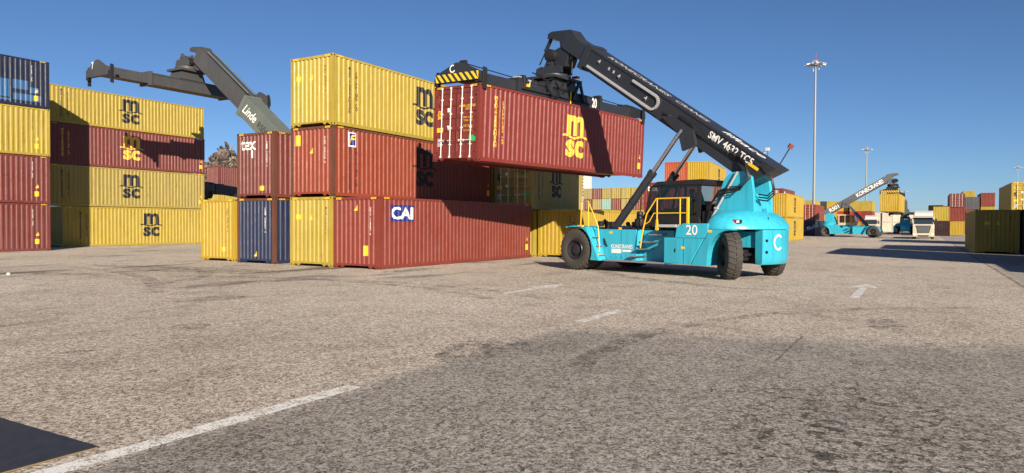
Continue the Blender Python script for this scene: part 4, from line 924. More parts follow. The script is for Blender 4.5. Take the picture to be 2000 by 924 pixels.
        # hoses from tower to boom, stay tube, energy chain, boom fittings
        for i in range(4):
            z = i * 0.07; yy = 0.66 + 0.05 * i
            b_ = MB(); b_.pipe([(-5.10 - 0.05 * i, yy, 2.0), (-5.30 - z * .5, yy + 0.04, 2.55), (-5.62, yy + 0.05, 3.0 - z), (-6.05, yy + 0.08, 3.12 - z), (-6.55, yy + 0.10, 3.12 - z * .6), (-6.80, yy, 3.42), (-6.62, yy - 0.06, 3.78 + z), (-6.30, 0.52 + .02 * i, 3.95 + z), (-5.9, 0.48 + .015 * i, 4.2 + z)], 0.026, 7); O(b_, 'hose', 'hose', 60)
        for i in range(3):
            b_ = MB(); q = 0.09 * i; b_.pipe([(-7.05, 0.48, 3.80), (-7.45, 0.46, 3.45 - q), (-7.52, 0.40, 3.00 - q), (-7.25, 0.36, 2.80 - q), (-6.92, 0.34, 2.85 - q)], 0.026, 7); O(b_, 'hose', 'hose', 60)
        b_ = MB(); b_.tube((-5.30, 0.74, 1.95), (-6.34, 0.72, 3.62), 0.042, n=10)
        for t_ in (0.25, 0.55): b_.box(-5.36 - 1.04 * t_, -5.24 - 1.04 * t_, 0.68, 0.80, 1.95 + 1.67 * t_, 2.02 + 1.67 * t_)
        O(b_, 'stay_tube', 'galv', 40)
        b_ = MB(); path = [(8.75 - 0.085 * i, 0.16) for i in range(47)] ; cxx = path[-1][0]; path += [(cxx - 0.27 * math.sin(R(a)), 0.43 - 0.27 * math.cos(R(a))) for a in range(15, 181, 15)]; path += [(cxx + 0.085 * i, 0.70) for i in range(1, 17)]
        for k, (p, q) in enumerate(zip(path, path[1:])):
            d = Vector((q[0] - p[0], q[1] - p[1])); n2 = Vector((-d.y, d.x)).normalized() * 0.045; d = d * 0.80
            b_.prism([B(p[0] + n2.x, p[1] + n2.y), B(p[0] - n2.x, p[1] - n2.y), B(p[0] - n2.x + d.x, p[1] - n2.y + d.y), B(p[0] + n2.x + d.x, p[1] + n2.y + d.y)], 0.455, 0.53, 'y')
        O(b_, 'energy_chain', 'galv', 0, 0, BO)
        b_ = MB(); b_.prism([B(8.95, 0.07), B(4.35, 0.07), B(4.35, 0.09), B(8.95, 0.09)], 0.455, 0.55, 'y'); b_.prism([B(8.9, 0.80), B(-0.4, 0.80), B(-0.4, 0.83), B(8.9, 0.83)], 0.455, 0.475, 'y'); O(b_, 'boom_ledge', boom, 0, 0, BO)
        for i in range(2): b_ = MB(); b_.pipe([(lambda q: (q[0], 0.475, q[1]))(B(s_, 0.33 - 0.05 * i)) for s_ in (4.2, 3.7)] + [(lambda q: (q[0], 0.63, q[1]))(B(s_, 0.60 - .05 * i)) for s_ in (3.3, 2.6)] + [(lambda q: (q[0], 0.475, q[1]))(B(s_, 0.40 - 0.05 * i)) for s_ in (2.0, 1.2, 0.5)], 0.018, 6); O(b_, 'hose', 'hose', 60)
        for s_, n_ in ((8.2, 0.50), (6.9, 0.45), (5.2, 0.32), (3.8, 0.22), (1.7, 0.45), (0.9, 0.42), (0.2, 0.42)):
            b_ = MB(); b_.prism([B(s_, n_), B(s_ + .05, n_), B(s_ + .05, n_ + .16), B(s_, n_ + .16)], 0.455, 0.475, 'y'); b_.prism([B(s_ - .03, n_ + .06), B(s_ + .08, n_ + .06), B(s_ + .08, n_ + .1), B(s_ - .03, n_ + .1)], 0.476, 0.52, 'y'); O(b_, 'hose_clamp', 'galv', 0, 0, BO)
        q = B(-0.55, N1); b_ = MB(); b_.tube((q[0], -0.35, q[1]), (q[0] - 0.30, -0.42, q[1] + 0.52), 0.02); O(b_, 'beacon_post', 'black'); b_ = MB(); b_.tube((q[0] - 0.30, -0.42, q[1] + 0.52), (q[0] - 0.37, -0.44, q[1] + 0.66), 0.09, n=12); O(b_, 'beacon', 'amber', 40)
        b_ = MB(); b_.prism([B(0.05, 0.47), B(-0.38, 0.47), B(-0.38, 0.57), B(0.05, 0.57)], 0.452, 0.462, 'y'); O(b_, 'warning_plate', 'sign_yellow', 0, 0, BO)
        a_, c_ = T(1.15, 0.06), T(1.95, -1.12); b_ = MB(); b_.tube((a_[0], 0.1, a_[1]), (a_[0] * .45 + c_[0] * .55, 0.12, a_[1] * .45 + c_[1] * .55), 0.085, n=12); b_.tube((a_[0] * .45 + c_[0] * .55, 0.12, a_[1] * .45 + c_[1] * .55), (c_[0], 0.14, c_[1]), 0.03); O(b_, 'damper', 'black', 40)
        a_, c_ = T(-0.20, -1.20), T(-0.12, -1.85); b_ = MB(); b_.tube((a_[0], 0.2, a_[1]), (c_[0], 0.2, c_[1]), 0.035); b_.box(a_[0] - .08, a_[0] + .08, 0.1, 0.3, a_[1] - 0.05, a_[1] + 0.12); O(b_, 'damper', 'black', 40)
        # lamps, grab handle, lifting eye on the hood
        b_ = MB(); b_.box(-6.98, -6.66, 1.46, 1.62, 1.86, 1.99); O(b_, 'tail_lamp', 'black', 0, 0.01); b_ = MB(); b_.box(-6.83, -6.68, 1.62, 1.635, 1.88, 1.97); O(b_, 'tail_lens', 'lamp_red'); b_ = MB(); b_.box(-6.97, -6.87, 1.62, 1.635, 1.88, 1.97); O(b_, 'tail_lens', 'lamp_clear')
        b_ = MB(); b_.pipe([(-6.98, 1.12, 2.0), (-7.10, 0.92, 1.99), (-7.26, 0.62, 1.97), (-7.32, 0.44, 1.97), (-7.29, 0.36, 2.06)], 0.022); O(b_, 'grab_handle', 'black', 50)
        b_ = MB(); b_.prism([(-6.9, 2.14), (-7.1, 2.14), (-7.06, 2.38), (-6.94, 2.38)], 0.02, 0.06, 'y'); O(b_, 'lifting_eye', body, 0, 0.01)
        [O(MB().tube((-7.36, 0.72, z), (-7.47, 0.70, z), 0.045), 'tow_socket', 'gap_black') for z in (0.92, 1.30)]
        # writing
        L_ = lambda g, x, z, n, m, y=1.913: lay_plane(g_move(g, 0, 0), (x, y, z), (-1, 0, 0), (0, 0, 1), n, m, rt_)
        if num: L_(text2d(num, 0.48, 0.012), -5.35, 1.62, 'number', 'logo_white')
        L_(g_fit(text2d('KONECRANES', 1, 0.02), 1.05, 0.15), -2.08, 0.98, 'lettering', 'logo_white', 1.664); L_(g_rect(-0.24, 0.24, -0.08, 0.08), -1.82, 0.80, 'data_sticker', 'logo_white', 1.664); L_(g_rect(-0.24, 0.18, -0.04, 0.04), -2.36, 0.82, 'lettering', 'logo_white', 1.664)
        L_(g_rect(-0.16, 0.16, -0.16, 0.16), -3.98, 1.10, 'data_sticker', 'logo_white', 1.284); L_(g_poly([(-0.07, 0.04), (0.07, 0.04), (0, -0.07)]), -3.90, 1.12, 'emblem', 'sign_blue', 1.287)
        for x, z in ((-5.0, 1.02), (-6.05, 1.60), (-1.55, 1.5), (-2.0, 1.66)): L_(g_rect(-0.08, 0.08, -0.04, 0.04), x, z, 'warning_sticker', 'sign_yellow', 1.914 if x < -4 and x > -5.9 else (1.892 if x < -5.9 else 1.664))
        def cw(u, v):
            t = R(176) + u / 1.86; c_, s_ = math.cos(t), math.sin(t); return (-6.25 + 1.30 * c_ * 0.985 - 0.014, 1.872 * s_, 1.24 + v)
        lay(g_arc(0.20, 0.27, 45, 315), cw, 'emblem', 'logo_white', rt_)
        e_ = Vector((ce, 0, se)); nn = Vector((-se, 0, ce))
        q = B(0.95, 0.62); lay_plane(g_fit(text2d('SMV 4632 TC5', 1, 0.018), 2.05, 0.26), (q[0], 0.456, q[1]), -e_, nn, 'lettering', 'logo_white', BO)
        q = B(6.3, N1 + 0.004); lay_plane(g_fit(text2d('KONECRANES', 1, 0.02), 3.6, 0.34), (q[0], 0.12, q[1]), -e_, (0, -1, 0), 'lettering', 'galv', BO)
        q = B(3.3, N1 + 0.004); lay_plane(g_fit(text2d('CRANES', 1, 0.02), 1.7, 0.30), (q[0], 0.12, q[1]), -e_, (0, -1, 0), 'lettering', 'galv', BO)
        q = B(0.75, N1 + 0.004); lay_plane(g_fit(text2d('liftace', 1, 0.01, shear=0.2), 1.9, 0.40), (q[0], 0.05, q[1]), -e_, (0, -1, 0), 'lettering', 'logo_white', BO)
        for k in range(2): q = B(7.6 - 0.3 * k, 0.56); lay_plane(g_rect(-0.05, 0.05, -0.06, 0.06), (q[0], 0.457, q[1]), -e_, nn, 'data_sticker', 'galv', BO)
    return rt_, BO, B, (ce, se), T

def spreader(rt_, world_mtx, mat='boom_black', length=L40, full=True, hang=2.0, stripes=True):
    """telescopic spreader; origin = centre of the container top, y along the container"""
    so = MB(); half = length / 2; hm = min(3.1, half - 0.3)
    so.box(-0.52, 0.52, -hm, hm, 0.13, 0.66); so.box(-0.56, 0.56, -hm, hm, 0.60, 0.665); so.box(-0.60, 0.60, -hm - 0.02, -hm + 0.16, 0.08, 0.72); so.box(-0.60, 0.60, hm - 0.16, hm + 0.02, 0.08, 0.72)
    S_ = so.obj('spreader', mat, rt_, 0, 0.012)
    bpy.context.view_layer.update()
    S_.matrix_local = rt_.matrix_world.inverted() @ world_mtx
    for sg in (-1, 1):
        if half > hm + 0.5:
            b_ = MB(); y0, y1 = sorted((sg * (hm - 0.3), sg * (half - 0.05))); b_.box(-0.40, 0.40, y0, y1, 0.17, 0.60); b_.obj('telescopic_arm', mat, S_, 0, 0.012)
        b_ = MB(); y0, y1 = sorted((sg * (half - 0.20), sg * (half + 0.05))); b_.box(-1.18, 1.18, y0, y1, 0.11, 0.44)
        yy0, yy1 = sorted((sg * (half - 0.02), sg * (half + 0.01))); b_.prism([(-1.18, 0.44), (-0.12, 0.84), (0.12, 0.84), (0.50, 0.72), (1.18, 0.44)], yy0, yy1, 'y')
        E_ = b_.obj('end_beam', mat, S_, 0, 0.01)
        for sx in (-1, 1):
            b_ = MB(); y0, y1 = sorted((sg * (half - 0.17), sg * (half + 0.02))); b_.box(sx * 1.14 - 0.09, sx * 1.14 + 0.09, y0, y1, 0.02, 0.30); y0, y1 = sorted((sg * (half - 0.32), sg * (half - 0.10))); b_.prism([(sx * 1.225, -0.16), (sx * 1.275, -0.22), (sx * 1.275, 0.52), (sx * 1.225, 0.60)], y0, y1, 'y'); b_.obj('corner_guide', 'black', S_, 0, 0.008)
    y = -(half + 0.056)
    if stripes:
        def clip(x0):   # slanted stripe clipped to the beam
            p = [(x0, 0.125), (x0 + 0.15, 0.125), (x0 + 0.15 - 0.28, 0.425), (x0 - 0.28, 0.425)]
            return p
        k = 0; gs = []
        x = -1.08
        while x < 1.36:
            p = [(min(1.16, max(-1.16, a)), b) for a, b in clip(x)]
            if p[1][0] - p[0][0] > 0.02 or p[2][0] - p[3][0] > 0.02: gs.append(g_poly(p))
            x += 0.30
        lay(g_join(*gs), lambda u, v: (u, y, v), 'stripes', 'sign_yellow', S_)
    b_ = MB(); b_.prism([(-1.0, 0.66), (-0.72, 1.16), (0.72, 1.16), (1.0, 0.66)], -0.62, 0.62, 'x'); b_.box(-0.85, 0.85, -1.0, 1.0, 1.06, 1.16); b_.lathe([(0.001, 1.34), (0.70, 1.34), (0.78, 1.30), (0.78, 1.16), (0.001, 1.16)], 28, 'z'); b_.obj('rotator', mat, S_, 35)
    b_ = MB(); 
    for sx in (-1, 1): b_.prism([(-0.75, 1.34), (-0.70, 1.62), (-0.45, 1.70), (-0.28, 1.66), (-0.12, 1.95), (0.12, 1.95), (0.28, 1.66), (0.45, 1.70), (0.70, 1.62), (0.75, 1.34)], sx * 0.36 - 0.04, sx * 0.36 + 0.04, 'y')
    b_.tube((0, -0.45, 1.80), (0, 0.45, 1.80), 0.08, n=12); b_.obj('hanger', mat, S_, 0, 0.01)
    if full:
        b_ = MB(); b_.pipe([(0.1, -half + 0.02, 0.86), (0.30, -hm - 0.1, 0.72)], 0.022); b_.obj('hydraulic_pipe', 'black', S_, 40)
        b_ = MB(); b_.pipe([(0.30, hm + 0.1, 0.74), (0.34, half - 0.75, 0.66)], 0.022); b_.obj('hydraulic_pipe', 'black', S_, 40)
        b_ = MB(); b_.box(0.10, 0.34, half - 0.9, half - 0.7, 0.58, 0.72); b_.box(0.10, 0.40, -half - 0.0, -half + 0.14, 0.72, 0.90); b_.box(0.2, 0.58, hm - 0.22, hm - 0.02, 0.70, 0.82); b_.obj('pipe_bracket', 'black', S_, 0, 0.01)
        for i, (yy, zz) in enumerate(((-2.95, 0.78), (-2.7, 0.86), (-2.5, 0.8), (-2.35, 0.72), (-2.15, 0.84), (-1.95, 0.75))):
            b_ = MB(); b_.box(0.18 + 0.05 * (i % 3), 0.52 + 0.03 * (i % 2), yy - 0.09, yy + 0.09, 0.66, zz); b_.tube((0.54, yy, 0.45), (0.54, yy, zz - 0.05), 0.03, n=8); b_.obj('valve_block', 'black' if i % 3 else 'galv', S_, 0, 0.006)
        b_ = MB(); b_.box(0.521, 0.60, -2.55, -2.40, 0.40, 0.52); b_.obj('yellow_lamp', 'sign_yellow', S_, 0, 0.01)
        b_ = MB(); b_.tube((0.58, 0.55, 0.02), (0.58, 0.55, 0.64), 0.028); b_.obj('locking_indicator', 'sign_yellow', S_, 40)
        for yy in (-0.75, 1.05):
            b_ = MB(); b_.prism([(yy - 0.45, 0.30), (yy - 0.33, 0.30), (yy + 0.18, 1.18), (yy + 0.02, 1.18)], 0.56, 0.66, 'x'); b_.prism([(yy + 0.55, 0.30), (yy + 0.43, 0.30), (yy + 0.05, 1.18), (yy + 0.18, 1.18)], 0.56, 0.66, 'x'); b_.obj('side_brace', mat, S_, 0, 0.008)
        for k, (ya, yb, dr) in enumerate(((-1.75, 0.05, 1.0), (-1.65, 0.15, 1.05), (-1.0, 0.6, 0.6), (-2.3, -0.6, 0.25))):
            pts = []
            for i in range(11):
                t = i / 10; pts.append((0.62 + 0.08 * math.sin(math.pi * t), ya + (yb - ya) * t, 1.12 - 0.1 * (1 - t) - dr * math.sin(math.pi * t) ** 1.6 * 0.85))
            b_ = MB(); b_.pipe(pts, 0.026, 7); b_.obj('hose', 'hose', S_, 60)
        lay_plane(g_fit(text2d('20', 1, 0.025), 0.40, 0.44), (0.566, hm - 0.62, 0.40), (0, 1, 0), (0, 0, 1), 'number', 'logo_white', S_)
        lay(g_move(g_arc(0.105, 0.155, 60, 330), -0.25, 0.62), lambda u, v: (u, -half - 0.013, v), 'emblem', 'logo_white', S_)
        b_ = MB(); b_.box(0.2, 0.5, 1.1, 1.3, 1.35, 1.45); b_.obj('lamp_bar', 'lamp_red', S_, 0, 0.01)
        b_ = MB(); b_.box(0.522, 0.60, -hm + 0.2, hm - 1.0, 0.28, 0.33); b_.obj('pipe_rail', 'black', S_, 0, 0.005)
    return S_

# --- the big turquoise machine
MAIN_LOC = (-11.235, 27.19, 0)
rs, rs_boom, rsB, _, _ = reach_stacker('big turquoise reach stacker number 20 lifting the red container', MAIN_LOC, R(161.5), num='20')
bpy.context.view_layer.update()
spreader(rs, LB.o.matrix_world @ Matrix.Translation((0, L40 / 2, HC + 0.02)))
dv = rs.matrix_world @ Vector((-4.02, -0.07, 2.26))
person_in_seat(dv, R(161.5), 'driver in dark clothes with orange sleeves seated in the turquoise stacker cab')

# --- grey machine with the empty spreader above the left back stack
ls, ls_boom, lsB, (lce, lse), lT = reach_stacker('grey reach stacker with raised boom and empty spreader behind the stacks', (-38.05, 31.4, 0), R(180), beta=38.0, tip=15.4, body='linde_grey', boom='linde_grey', tip_mat='boom_worn', cab='linde_grey', full=False, girth=1.32)
bpy.context.view_layer.update()
LSP = spreader(ls, Matrix.Translation((-44.75, 31.15, 10.75)) @ Matrix.Diagonal((1.0, 1.0, 1.45, 1.0)), 'boom_worn', L40 + 0.3, full=False, stripes=False)
e_ = Vector((lce, 0, lse)); nn = Vector((-lse, 0, lce))
q = lsB(8.15, 0.52); lay_plane(g_fit(text2d('Linde', 1, 0.012, shear=0.35), 1.5, 0.62), (q[0], 0.600, q[1]), -e_, nn, 'lettering', 'logo_white', ls_boom)
q = lsB(6.55, 0.42); lay_plane(g_fit(text2d('RS04', 1, 0.0), 1.1, 0.42), (q[0], 0.600, q[1]), -e_, nn, 'number', 'logo_black', ls_boom)
lay_plane(text2d('7', 0.42, 0.02), (-0.5, -(L40 + 0.3) / 2 - 0.014, 0.60), (1, 0, 0), (0, 0, 1), 'number', 'logo_white', LSP)
b_ = MB()
for s in (-1, 1): q0, q1 = lsB(9.4, 1.32), lsB(14.6, 1.30); b_.tube((q0[0], s * 0.30, q0[1]), (q1[0], s * 0.30, q1[1]), 0.05, n=8)
b_.obj('extension_pipe', 'linde_grey', ls, 40)
# --- far turquoise machine carrying a yellow container end-on
FRL = (-6.1, 118.4, 0); FRH = R(-6)
fr, fr_boom, frB, (fce, fse), fT = reach_stacker('far turquoise reach stacker with white cab holding a yellow container', FRL, FRH, beta=31.0, tip=10.0, cab='truck_white', boom='boom_grey', tip_mat='boom_grey', full=False, steer=10.0)
bpy.context.view_layer.update()
FC = container('yellow container held up by the far turquoise reach stacker', -2.80, 113.0, 3.72, 'yellow_rich', H=H8, Ln=L20 * 2, yaw=R(-2))
bpy.context.view_layer.update()
spreader(fr, FC.o.matrix_world @ Matrix.Translation((0, L20, H8 + 0.02)), 'boom_black', L20 * 2, full=False)
e_ = Vector((fce, 0, fse)); nn = Vector((-fse, 0, fce))
q = frB(6.9, 0.44); lay_plane(g_fit(text2d('KONECRANES', 1, 0.025), 4.3, 0.62), (q[0], -0.456, q[1]), e_, nn, 'lettering', 'logo_white', fr_boom)
q = frB(1.1, 0.44); lay_plane(g_fit(text2d('RS01', 1, 0.02), 1.5, 0.6), (q[0], -0.456, q[1]), e_, nn, 'number', 'logo_white', fr_boom)
for i in range(3):
    b_ = MB(); b_.box(-2.9 - 0.3 * i - 0.2, -2.9 - 0.3 * i + 0.2, -1.88, -1.29, 0.62 + 0.3 * i, 0.68 + 0.3 * i); b_.obj('step', 'black', fr)
# --- machine seen from behind further away
r4, r4b, r4B, _, r4T = reach_stacker('distant turquoise reach stacker seen from behind, left of the white truck', (-3.2, 171.0, 0), R(92), beta=17.0, tip=10.2, boom='boom_grey', tip_mat='boom_grey', full=False, steer=0.0)
bpy.context.view_layer.update()
t4 = r4T(1.2, 0); wp = r4.matrix_world @ Vector((t4[0], 0, t4[1] - 3.3))
spreader(r4, Matrix.Translation(wp) @ Matrix.Rotation(R(92), 4, 'Z'), 'boom_black', L20, full=False)
# --- machine with lowered boom in the gap left of the two-high red and blue stack
r5, _, _, _, r5T = reach_stacker('dark reach stacker boom lowered behind the left gap', (-57.2, 45.0, 0), R(180), beta=7.5, tip=10.4, body='linde_grey', boom='black', tip_mat='black', cab='black', full=False)
bpy.context.view_layer.update()
t5 = r5T(1.2, 0); wp = r5.matrix_world @ Vector((t5[0], 0, t5[1] - 3.3)); spreader(r5, Matrix.Translation(wp), 'black', L20, full=False)

# ------------------------------------------------------------------ lorries
def lorry(label, loc, rz, deflector=True):
    """cab-over tractor; local front faces -Y at y=0"""
    rt_ = empty('lorry', loc, (0, 0, rz), label, 'truck', 'white lorries')
    O = lambda b_, n, m, sm=0, bv=0, par=None: b_.obj(n, m, par or rt_, sm, bv)
    b_ = MB(); b_.prism([(0.02, 0.75), (-0.02, 1.45), (0.03, 1.95), (0.30, 2.90), (0.55, 3.02), (2.2, 3.02), (2.25, 0.75)], -1.24, 1.24, 'x'); CB = O(b_, 'cab', 'truck_white', 0, 0.07)
    b_ = MB(); b_.prism([(0.42, 3.03), (0.75, 3.50), (1.4, 3.78), (2.15, 3.80), (2.15, 3.03)], -1.10, 1.10, 'x'); O(b_, 'roof_fairing', 'truck_roof', 0, 0.09)
    b_ = MB(); b_.prism([(0.020, 1.99), (0.012, 2.0), (0.245, 2.80), (0.256, 2.80)], -1.08, 1.08, 'x'); O(b_, 'windscreen', 'glass_dark', 0, 0, CB)
    b_ = MB(); b_.prism([(0.12, 2.86), (-0.12, 2.82), (-0.10, 2.76), (0.16, 2.78)], -1.15, 1.15, 'x'); O(b_, 'sun_visor', 'black', 0, 0.01, CB)
    b_ = MB(); b_.add([(-0.86, -0.032, 1.66), (0.86, -0.032, 1.66), (0.66, -0.034, 0.82), (-0.66, -0.034, 0.82)], [(0, 1, 2, 3)]); GR = O(b_, 'grille', 'black', 0, 0, CB)
    for i in range(6): z = 0.90 + i * 0.125; w_ = 0.66 + 0.20 * (z - 0.82) / 0.84; b_ = MB(); b_.box(-w_ + 0.04, w_ - 0.04, -0.062, -0.036, z, z + 0.045); O(b_, 'grille_bar', 'grey_plate', 0, 0, GR)
    b_ = MB(); b_.box(-0.86, 0.86, -0.075, -0.02, 1.665, 1.82); O(b_, 'badge_strip', 'steel', 0, 0.01, CB)
    b_ = MB(); b_.prism([(-0.10, 0.30), (-0.14, 0.55), (-0.06, 0.80), (0.5, 0.80), (0.55, 0.30)], -1.25, 1.25, 'x'); O(b_, 'bumper', 'truck_white', 0, 0.05)
    b_ = MB(); b_.box(-0.62, 0.62, -0.16, -0.12, 0.36, 0.52); O(b_, 'lower_grille', 'black')
    for s in (-1, 1):
        b_ = MB(); b_.box(min(s * 0.84, s * 1.20), max(s * 0.84, s * 1.20), -0.155, -0.10, 0.56, 0.74); O(b_, 'headlight', 'lamp_clear', 0, 0.02)
        b_ = MB(); b_.tube((s * 1.22, 0.15, 2.72), (s * 1.42, -0.05, 2.70), 0.02); b_.box(min(s * 1.32, s * 1.52), max(s * 1.32, s * 1.52), -0.10, 0.06, 2.02, 2.72); O(b_, 'mirror', 'black', 0, 0.03)
        b_ = MB(); b_.add([(s * 1.246, 0.30, 2.0), (s * 1.246, 1.25, 2.0), (s * 1.246, 1.25, 2.75), (s * 1.246, 0.50, 2.75)], [(0, 1, 2, 3)]); O(b_, 'side_window', 'glass_dark', 0, 0, CB)
        for y in (1.35, 4.9): t = _put('tyre', cached(('ltyre',), lambda: MB().lathe([(0.28, -0.13), (0.36, -0.15), (0.47, -0.14), (0.50, -0.10), (0.505, 0.0), (0.50, 0.10), (0.47, 0.14), (0.36, 0.15), (0.28, 0.13), (0.001, 0.08)], 24, 'x').lathe([(0.001, -0.08), (0.28, -0.13)], 24, 'x').mesh('tyre', 'rubber', 40)), rt_, (s * 1.08, y, 0.505))
    b_ = MB(); b_.box(-0.45, 0.45, 0.6, 5.9, 0.62, 0.90); b_.box(-0.7, 0.7, 2.3, 2.9, 0.5, 1.2); b_.lathe([(0.001, 0.95), (0.5, 0.93), (0.5, 1.0), (0.001, 1.02)], 16, 'z', (0, 4.7, 0.05)); O(b_, 'chassis', 'black', 30)
    b_ = MB(); b_.box(-1.24, 1.24, 3.3, 15.8, 1.12, 1.34); b_.box(-0.5, 0.5, 3.4, 15.6, 0.9, 1.12)
    for y in (11.2, 12.6, 14.0):
        for s in (-1, 1): b_.tube((s * 0.85, y, 0.5), (s * 1.2, y, 0.5), 0.5, n=16)
    O(b_, 'trailer', 'black', 30)
    return rt_
lorry('white lorry facing the camera on the right, its grille in the sun', (0.17, 107.6, 0), 0)
lorry('white lorry half hidden behind the far turquoise machine', (-8.9, 158.5, 0), R(3))

# ------------------------------------------------------------------ lamp masts
def mast(label, x, y, h, heads=10):
    rt_ = empty('lamp_mast', (x, y, 0), (0, 0, 0), label, 'lamp mast', 'high lamp masts')
    b_ = MB(); b_.lathe([(0.40, 0.0), (0.40, 0.12), (0.29, 0.13), (0.27, 2), (0.215, h * 0.55), (0.14, h - 0.3), (0.001, h)], 18, 'z'); b_.obj('pole', 'galv_mast', rt_, 40)
    b_ = MB(); n = 28
    for r in (0.7, 1.1): b_.pipe([(r * math.cos(2 * math.pi * i / n), r * math.sin(2 * math.pi * i / n), h - 0.7) for i in range(n + 1)], 0.05, 6)
    for i in range(8): t = 2 * math.pi * i / 8; b_.tube((0.18 * math.cos(t), 0.18 * math.sin(t), h - 0.35), (1.12 * math.cos(t), 1.12 * math.sin(t), h - 0.7), 0.035, n=6)
    b_.lathe([(0.30, h - 0.9), (0.32, h - 0.3), (0.22, h - 0.05)], 14, 'z'); b_.box(-0.5, 0.4, -0.1, 0.3, h - 0.4, h + 0.05); b_.obj('head_ring', 'galv_mast', rt_, 40)
    for i in range(heads):
        t = 2 * math.pi * i / heads; b_ = MB(); mt = Matrix.Translation((1.42 * math.cos(t), 1.42 * math.sin(t), h - 0.74)) @ Matrix.Rotation(t, 4, 'Z') @ Matrix.Rotation(R(16), 4, 'Y')
        b_.box(-0.38, 0.42, -0.24, 0.24, -0.05, 0.14, mt); b_.box(-0.42, -0.38, -0.1, 0.1, -0.02, 0.2, mt); b_.obj('floodlight', 'galv', rt_, 0, 0.02)
    for dx, dz in ((0.55, -1.6), (-0.4, -1.8)): b_ = MB(); b_.tube((dx, 0, h - 0.7), (dx, 0, h + dz), 0.03, n=6); b_.lathe([(0.001, 0.14), (0.13, 0.05), (0.10, -0.12), (0.001, -0.14)], 10, 'z', (dx, 0, h + dz)); b_.obj('camera_dome', 'mast_white', rt_, 40)
    b_ = MB(); b_.tube((0.05, 0, h), (0.05, 0, h + 1.1), 0.03, n=6); b_.tube((0.05, 0, h + 1.1), (0.05, 0, h + 1.25), 0.05, n=8); b_.obj('aviation_lamp', 'lamp_red', rt_)
    return rt_
mast('tall thick lamp mast rising behind the red container with door bars', -17.2, 139.2, 31.9)
mast('thin lamp mast behind the far turquoise reach stacker boom', -16.1, 259.7, 27.5)
mast('small distant lamp mast at the right edge', 35.1, 369.0, 27.5)
mast('very distant lamp mast over the white block', -8.0, 420.0, 20.0, 6)

# ------------------------------------------------------------------ far cranes and the white tower
ct = empty('dock_crane', (-70.0, 300.0, 0), (0, 0, 0), 'slim dock crane jib with hanging hook block behind the boom', 'crane')
b_ = MB(); b_.box(-3, 3, -3, 3, 0, 2.5); b_.prism([(-2.2, 2.5), (2.2, 2.5), (1.2, 16), (-1.2, 16)], -1.6, 1.6, 'y'); b_.obj('crane_tower', 'galv', ct, 0, 0.1)
b_ = MB(); jib = [Vector((1.0, 0, 13.0)), Vector((15.1, 0, 32.6))]; d = (jib[1] - jib[0]); nrm = Vector((-d.z, 0, d.x)).normalized()
for s, t in ((-0.7, -0.5), (0.7, -0.5), (0, 0.6)): b_.tube(jib[0] + Vector((0, s, 0)) + nrm * t, jib[1] + Vector((0, s * 0.3, 0)) + nrm * t * 0.3, 0.14, n=6)
for i in range(14):
    p = jib[0] + d * (i / 14); k = 1 - 0.7 * i / 14; q = jib[0] + d * ((i + 1) / 14); b_.tube(p + Vector((0, -0.7 * k, 0)) - nrm * 0.5 * k, q + nrm * 0.6 * k, 0.07, n=5); b_.tube(p + Vector((0, 0.7 * k, 0)) - nrm * 0.5 * k, q + nrm * 0.6 * k, 0.07, n=5)
b_.obj('jib', 'galv', ct)
b_ = MB(); b_.box(14.3, 16.0, -0.7, 0.7, 31.8, 33.2); b_.obj('jib_head', 'galv', ct, 0, 0.1)
b_ = MB(); b_.tube((15.2, -0.25, 21.5), (15.2, -0.25, 32.0), 0.06, n=6); b_.tube((15.2, 0.25, 21.5), (15.2, 0.25, 32.0), 0.06, n=6); b_.tube((1.0, 0, 17.5), (14.6, 0, 32.8), 0.06, n=6); b_.obj('hoist_rope', 'black', ct)
b_ = MB(); b_.prism([(14.0, 18.6), (16.4, 18.6), (15.9, 20.2), (15.5, 21.6), (14.9, 21.6), (14.5, 20.2)], -0.5, 0.5, 'y'); b_.obj('hook_block', 'mast_white', ct, 0, 0.1)
wt = empty('white_tower', (-86.4, 191, 0), (0, 0, 0), 'slim white tower with dark ladder side behind the distant wall', 'tower')
b_ = MB(); b_.box(-1.4, 1.4, -1.2, 1.2, 0, 19.0); b_.box(-1.6, 1.6, -1.4, 1.4, 18.6, 19.2); b_.obj('shaft', 'mast_white', wt, 0, 0.08)
b_ = MB()
for i in range(9): b_.box(-1.15, -0.25, -1.215, -1.205, 10.0 + i * 0.95, 10.55 + i * 0.95)
b_.obj('louvre', 'glass_dark', wt)
wc = empty('mobile_crane', (-51.5, 45.0, 0), (0, 0, 0), 'white crane head with hooks peeping over the red container with white lettering', 'crane')
b_ = MB(); b_.box(-1.1, 1.1, -1.6, 1.6, 0, 1.6); b_.box(-0.32, 0.32, -0.32, 0.32, 1.6, 10.0); b_.obj('mast', 'mast_white', wc, 0, 0.03)
b_ = MB(); b_.prism([(-0.15, 9.6), (0.50, 9.6), (0.62, 10.6), (0.45, 11.0), (0.02, 11.05), (-0.10, 10.5)], -0.35, 0.35, 'y'); b_.box(-0.80, -0.22, -0.25, 0.25, 9.7, 10.55); b_.obj('crane_head', 'mast_white', wc, 0, 0.04)
b_ = MB(); b_.pipe([(0.55, -0.2, 10.2), (0.80, -0.2, 10.3), (0.86, -0.2, 10.6), (0.66, -0.2, 10.75)], 0.05); b_.pipe([(-0.75, -0.3, 10.5), (-0.78, -0.3, 10.95), (-0.55, -0.3, 11.0)], 0.05); b_.box(-0.86, -0.7, -0.3, 0.3, 10.3, 10.7); b_.box(0.0, 0.2, -0.37, -0.35, 10.9, 11.2); b_.obj('hook', 'black', wc)

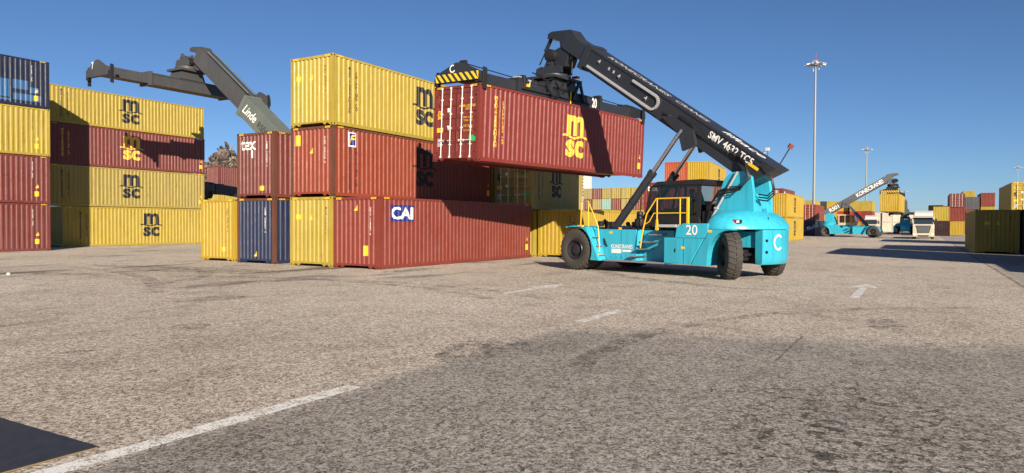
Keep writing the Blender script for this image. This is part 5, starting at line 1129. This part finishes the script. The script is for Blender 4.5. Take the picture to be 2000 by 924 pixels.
# ------------------------------------------------------------------ scrap heap (nobody could count the pieces)
random.seed(11)
HXc, HYc = -114.0, 92.0
def heap_h(x, y):
    d1 = math.hypot((x - HXc + 6) / 16, (y - HYc) / 14); d2 = math.hypot((x - HXc - 12) / 15, (y - HYc - 2) / 13)
    return max(0, 17.5 * (1 - d1)) * 0.98 + max(0, 8.0 * (1 - d2)) * 0.35
hm_ = MB(); N_ = 46; vs = []
for j in range(N_ + 1):
    for i in range(N_ + 1):
        x = HXc - 26 + 52 * i / N_; y = HYc - 18 + 36 * j / N_; vs.append((x, y, heap_h(x, y) + random.uniform(-0.35, 0.45) - 0.3))
hm_.add(vs, [(j * (N_ + 1) + i, j * (N_ + 1) + i + 1, (j + 1) * (N_ + 1) + i + 1, (j + 1) * (N_ + 1) + i) for j in range(N_) for i in range(N_)])
hp = empty('scrap_heap', (0, 0, 0), (0, 0, 0), 'brown heap of scrap metal behind the left gap', 'scrap heap')
hm_.obj('core', 'scrap', hp)
for mat_, n_ in (('scrap', 1500), ('scrap_light', 1300), ('scrap_dark', 1300)):
    b_ = MB()
    for k in range(n_):
        x = random.uniform(HXc - 22, HXc + 22); y = random.uniform(HYc - 14, HYc + 8); h_ = heap_h(x, y)
        if h_ < 2.0: continue
        mt = Matrix.Translation((x, y, h_ + random.uniform(-0.2, 0.35))) @ Euler((random.uniform(0, 6), random.uniform(0, 6), random.uniform(0, 6))).to_matrix().to_4x4()
        a, c_, e = random.uniform(0.15, 0.9), random.uniform(0.1, 0.35), random.uniform(0.02, 0.2); b_.box(-a, a, -c_, c_, -e, e, mt)
    o_ = b_.obj('scrap_pieces', mat_, hp); o_['kind'] = 'stuff'

# ------------------------------------------------------------------ small things near the camera
bd = empty('plywood_board', (-6.9, 2.75, 0), (0, 0, 0), 'black film-faced plywood board lying in the near left corner', 'board')
b_ = MB(); b_.box(-1.5, 1.181, -1.2, 0.417, 0.004, 0.014); b_.obj('core', 'wood', bd)
b_ = MB(); b_.box(-1.502, 1.183, -1.202, 0.419, 0.0142, 0.0205); b_.obj('film', 'film_black', bd, 0, 0.001)
random.seed(5)
b_ = MB(); b_.lathe([(0.001, 0.10), (0.05, 0.095), (0.07, 0.06), (0.065, 0.01), (0.001, 0.0)], 9, 'z')
lt_ = b_.obj('paper_cup', 'logo_white', None, 40); lt_.location = (-26.58, 11.82, 0.035); lt_.rotation_euler = (1.35, 0.2, 0.5); lt_.scale = (0.75, 0.75, 0.75); tag(lt_, 'small white crumpled cup on the asphalt at the left', 'cup')
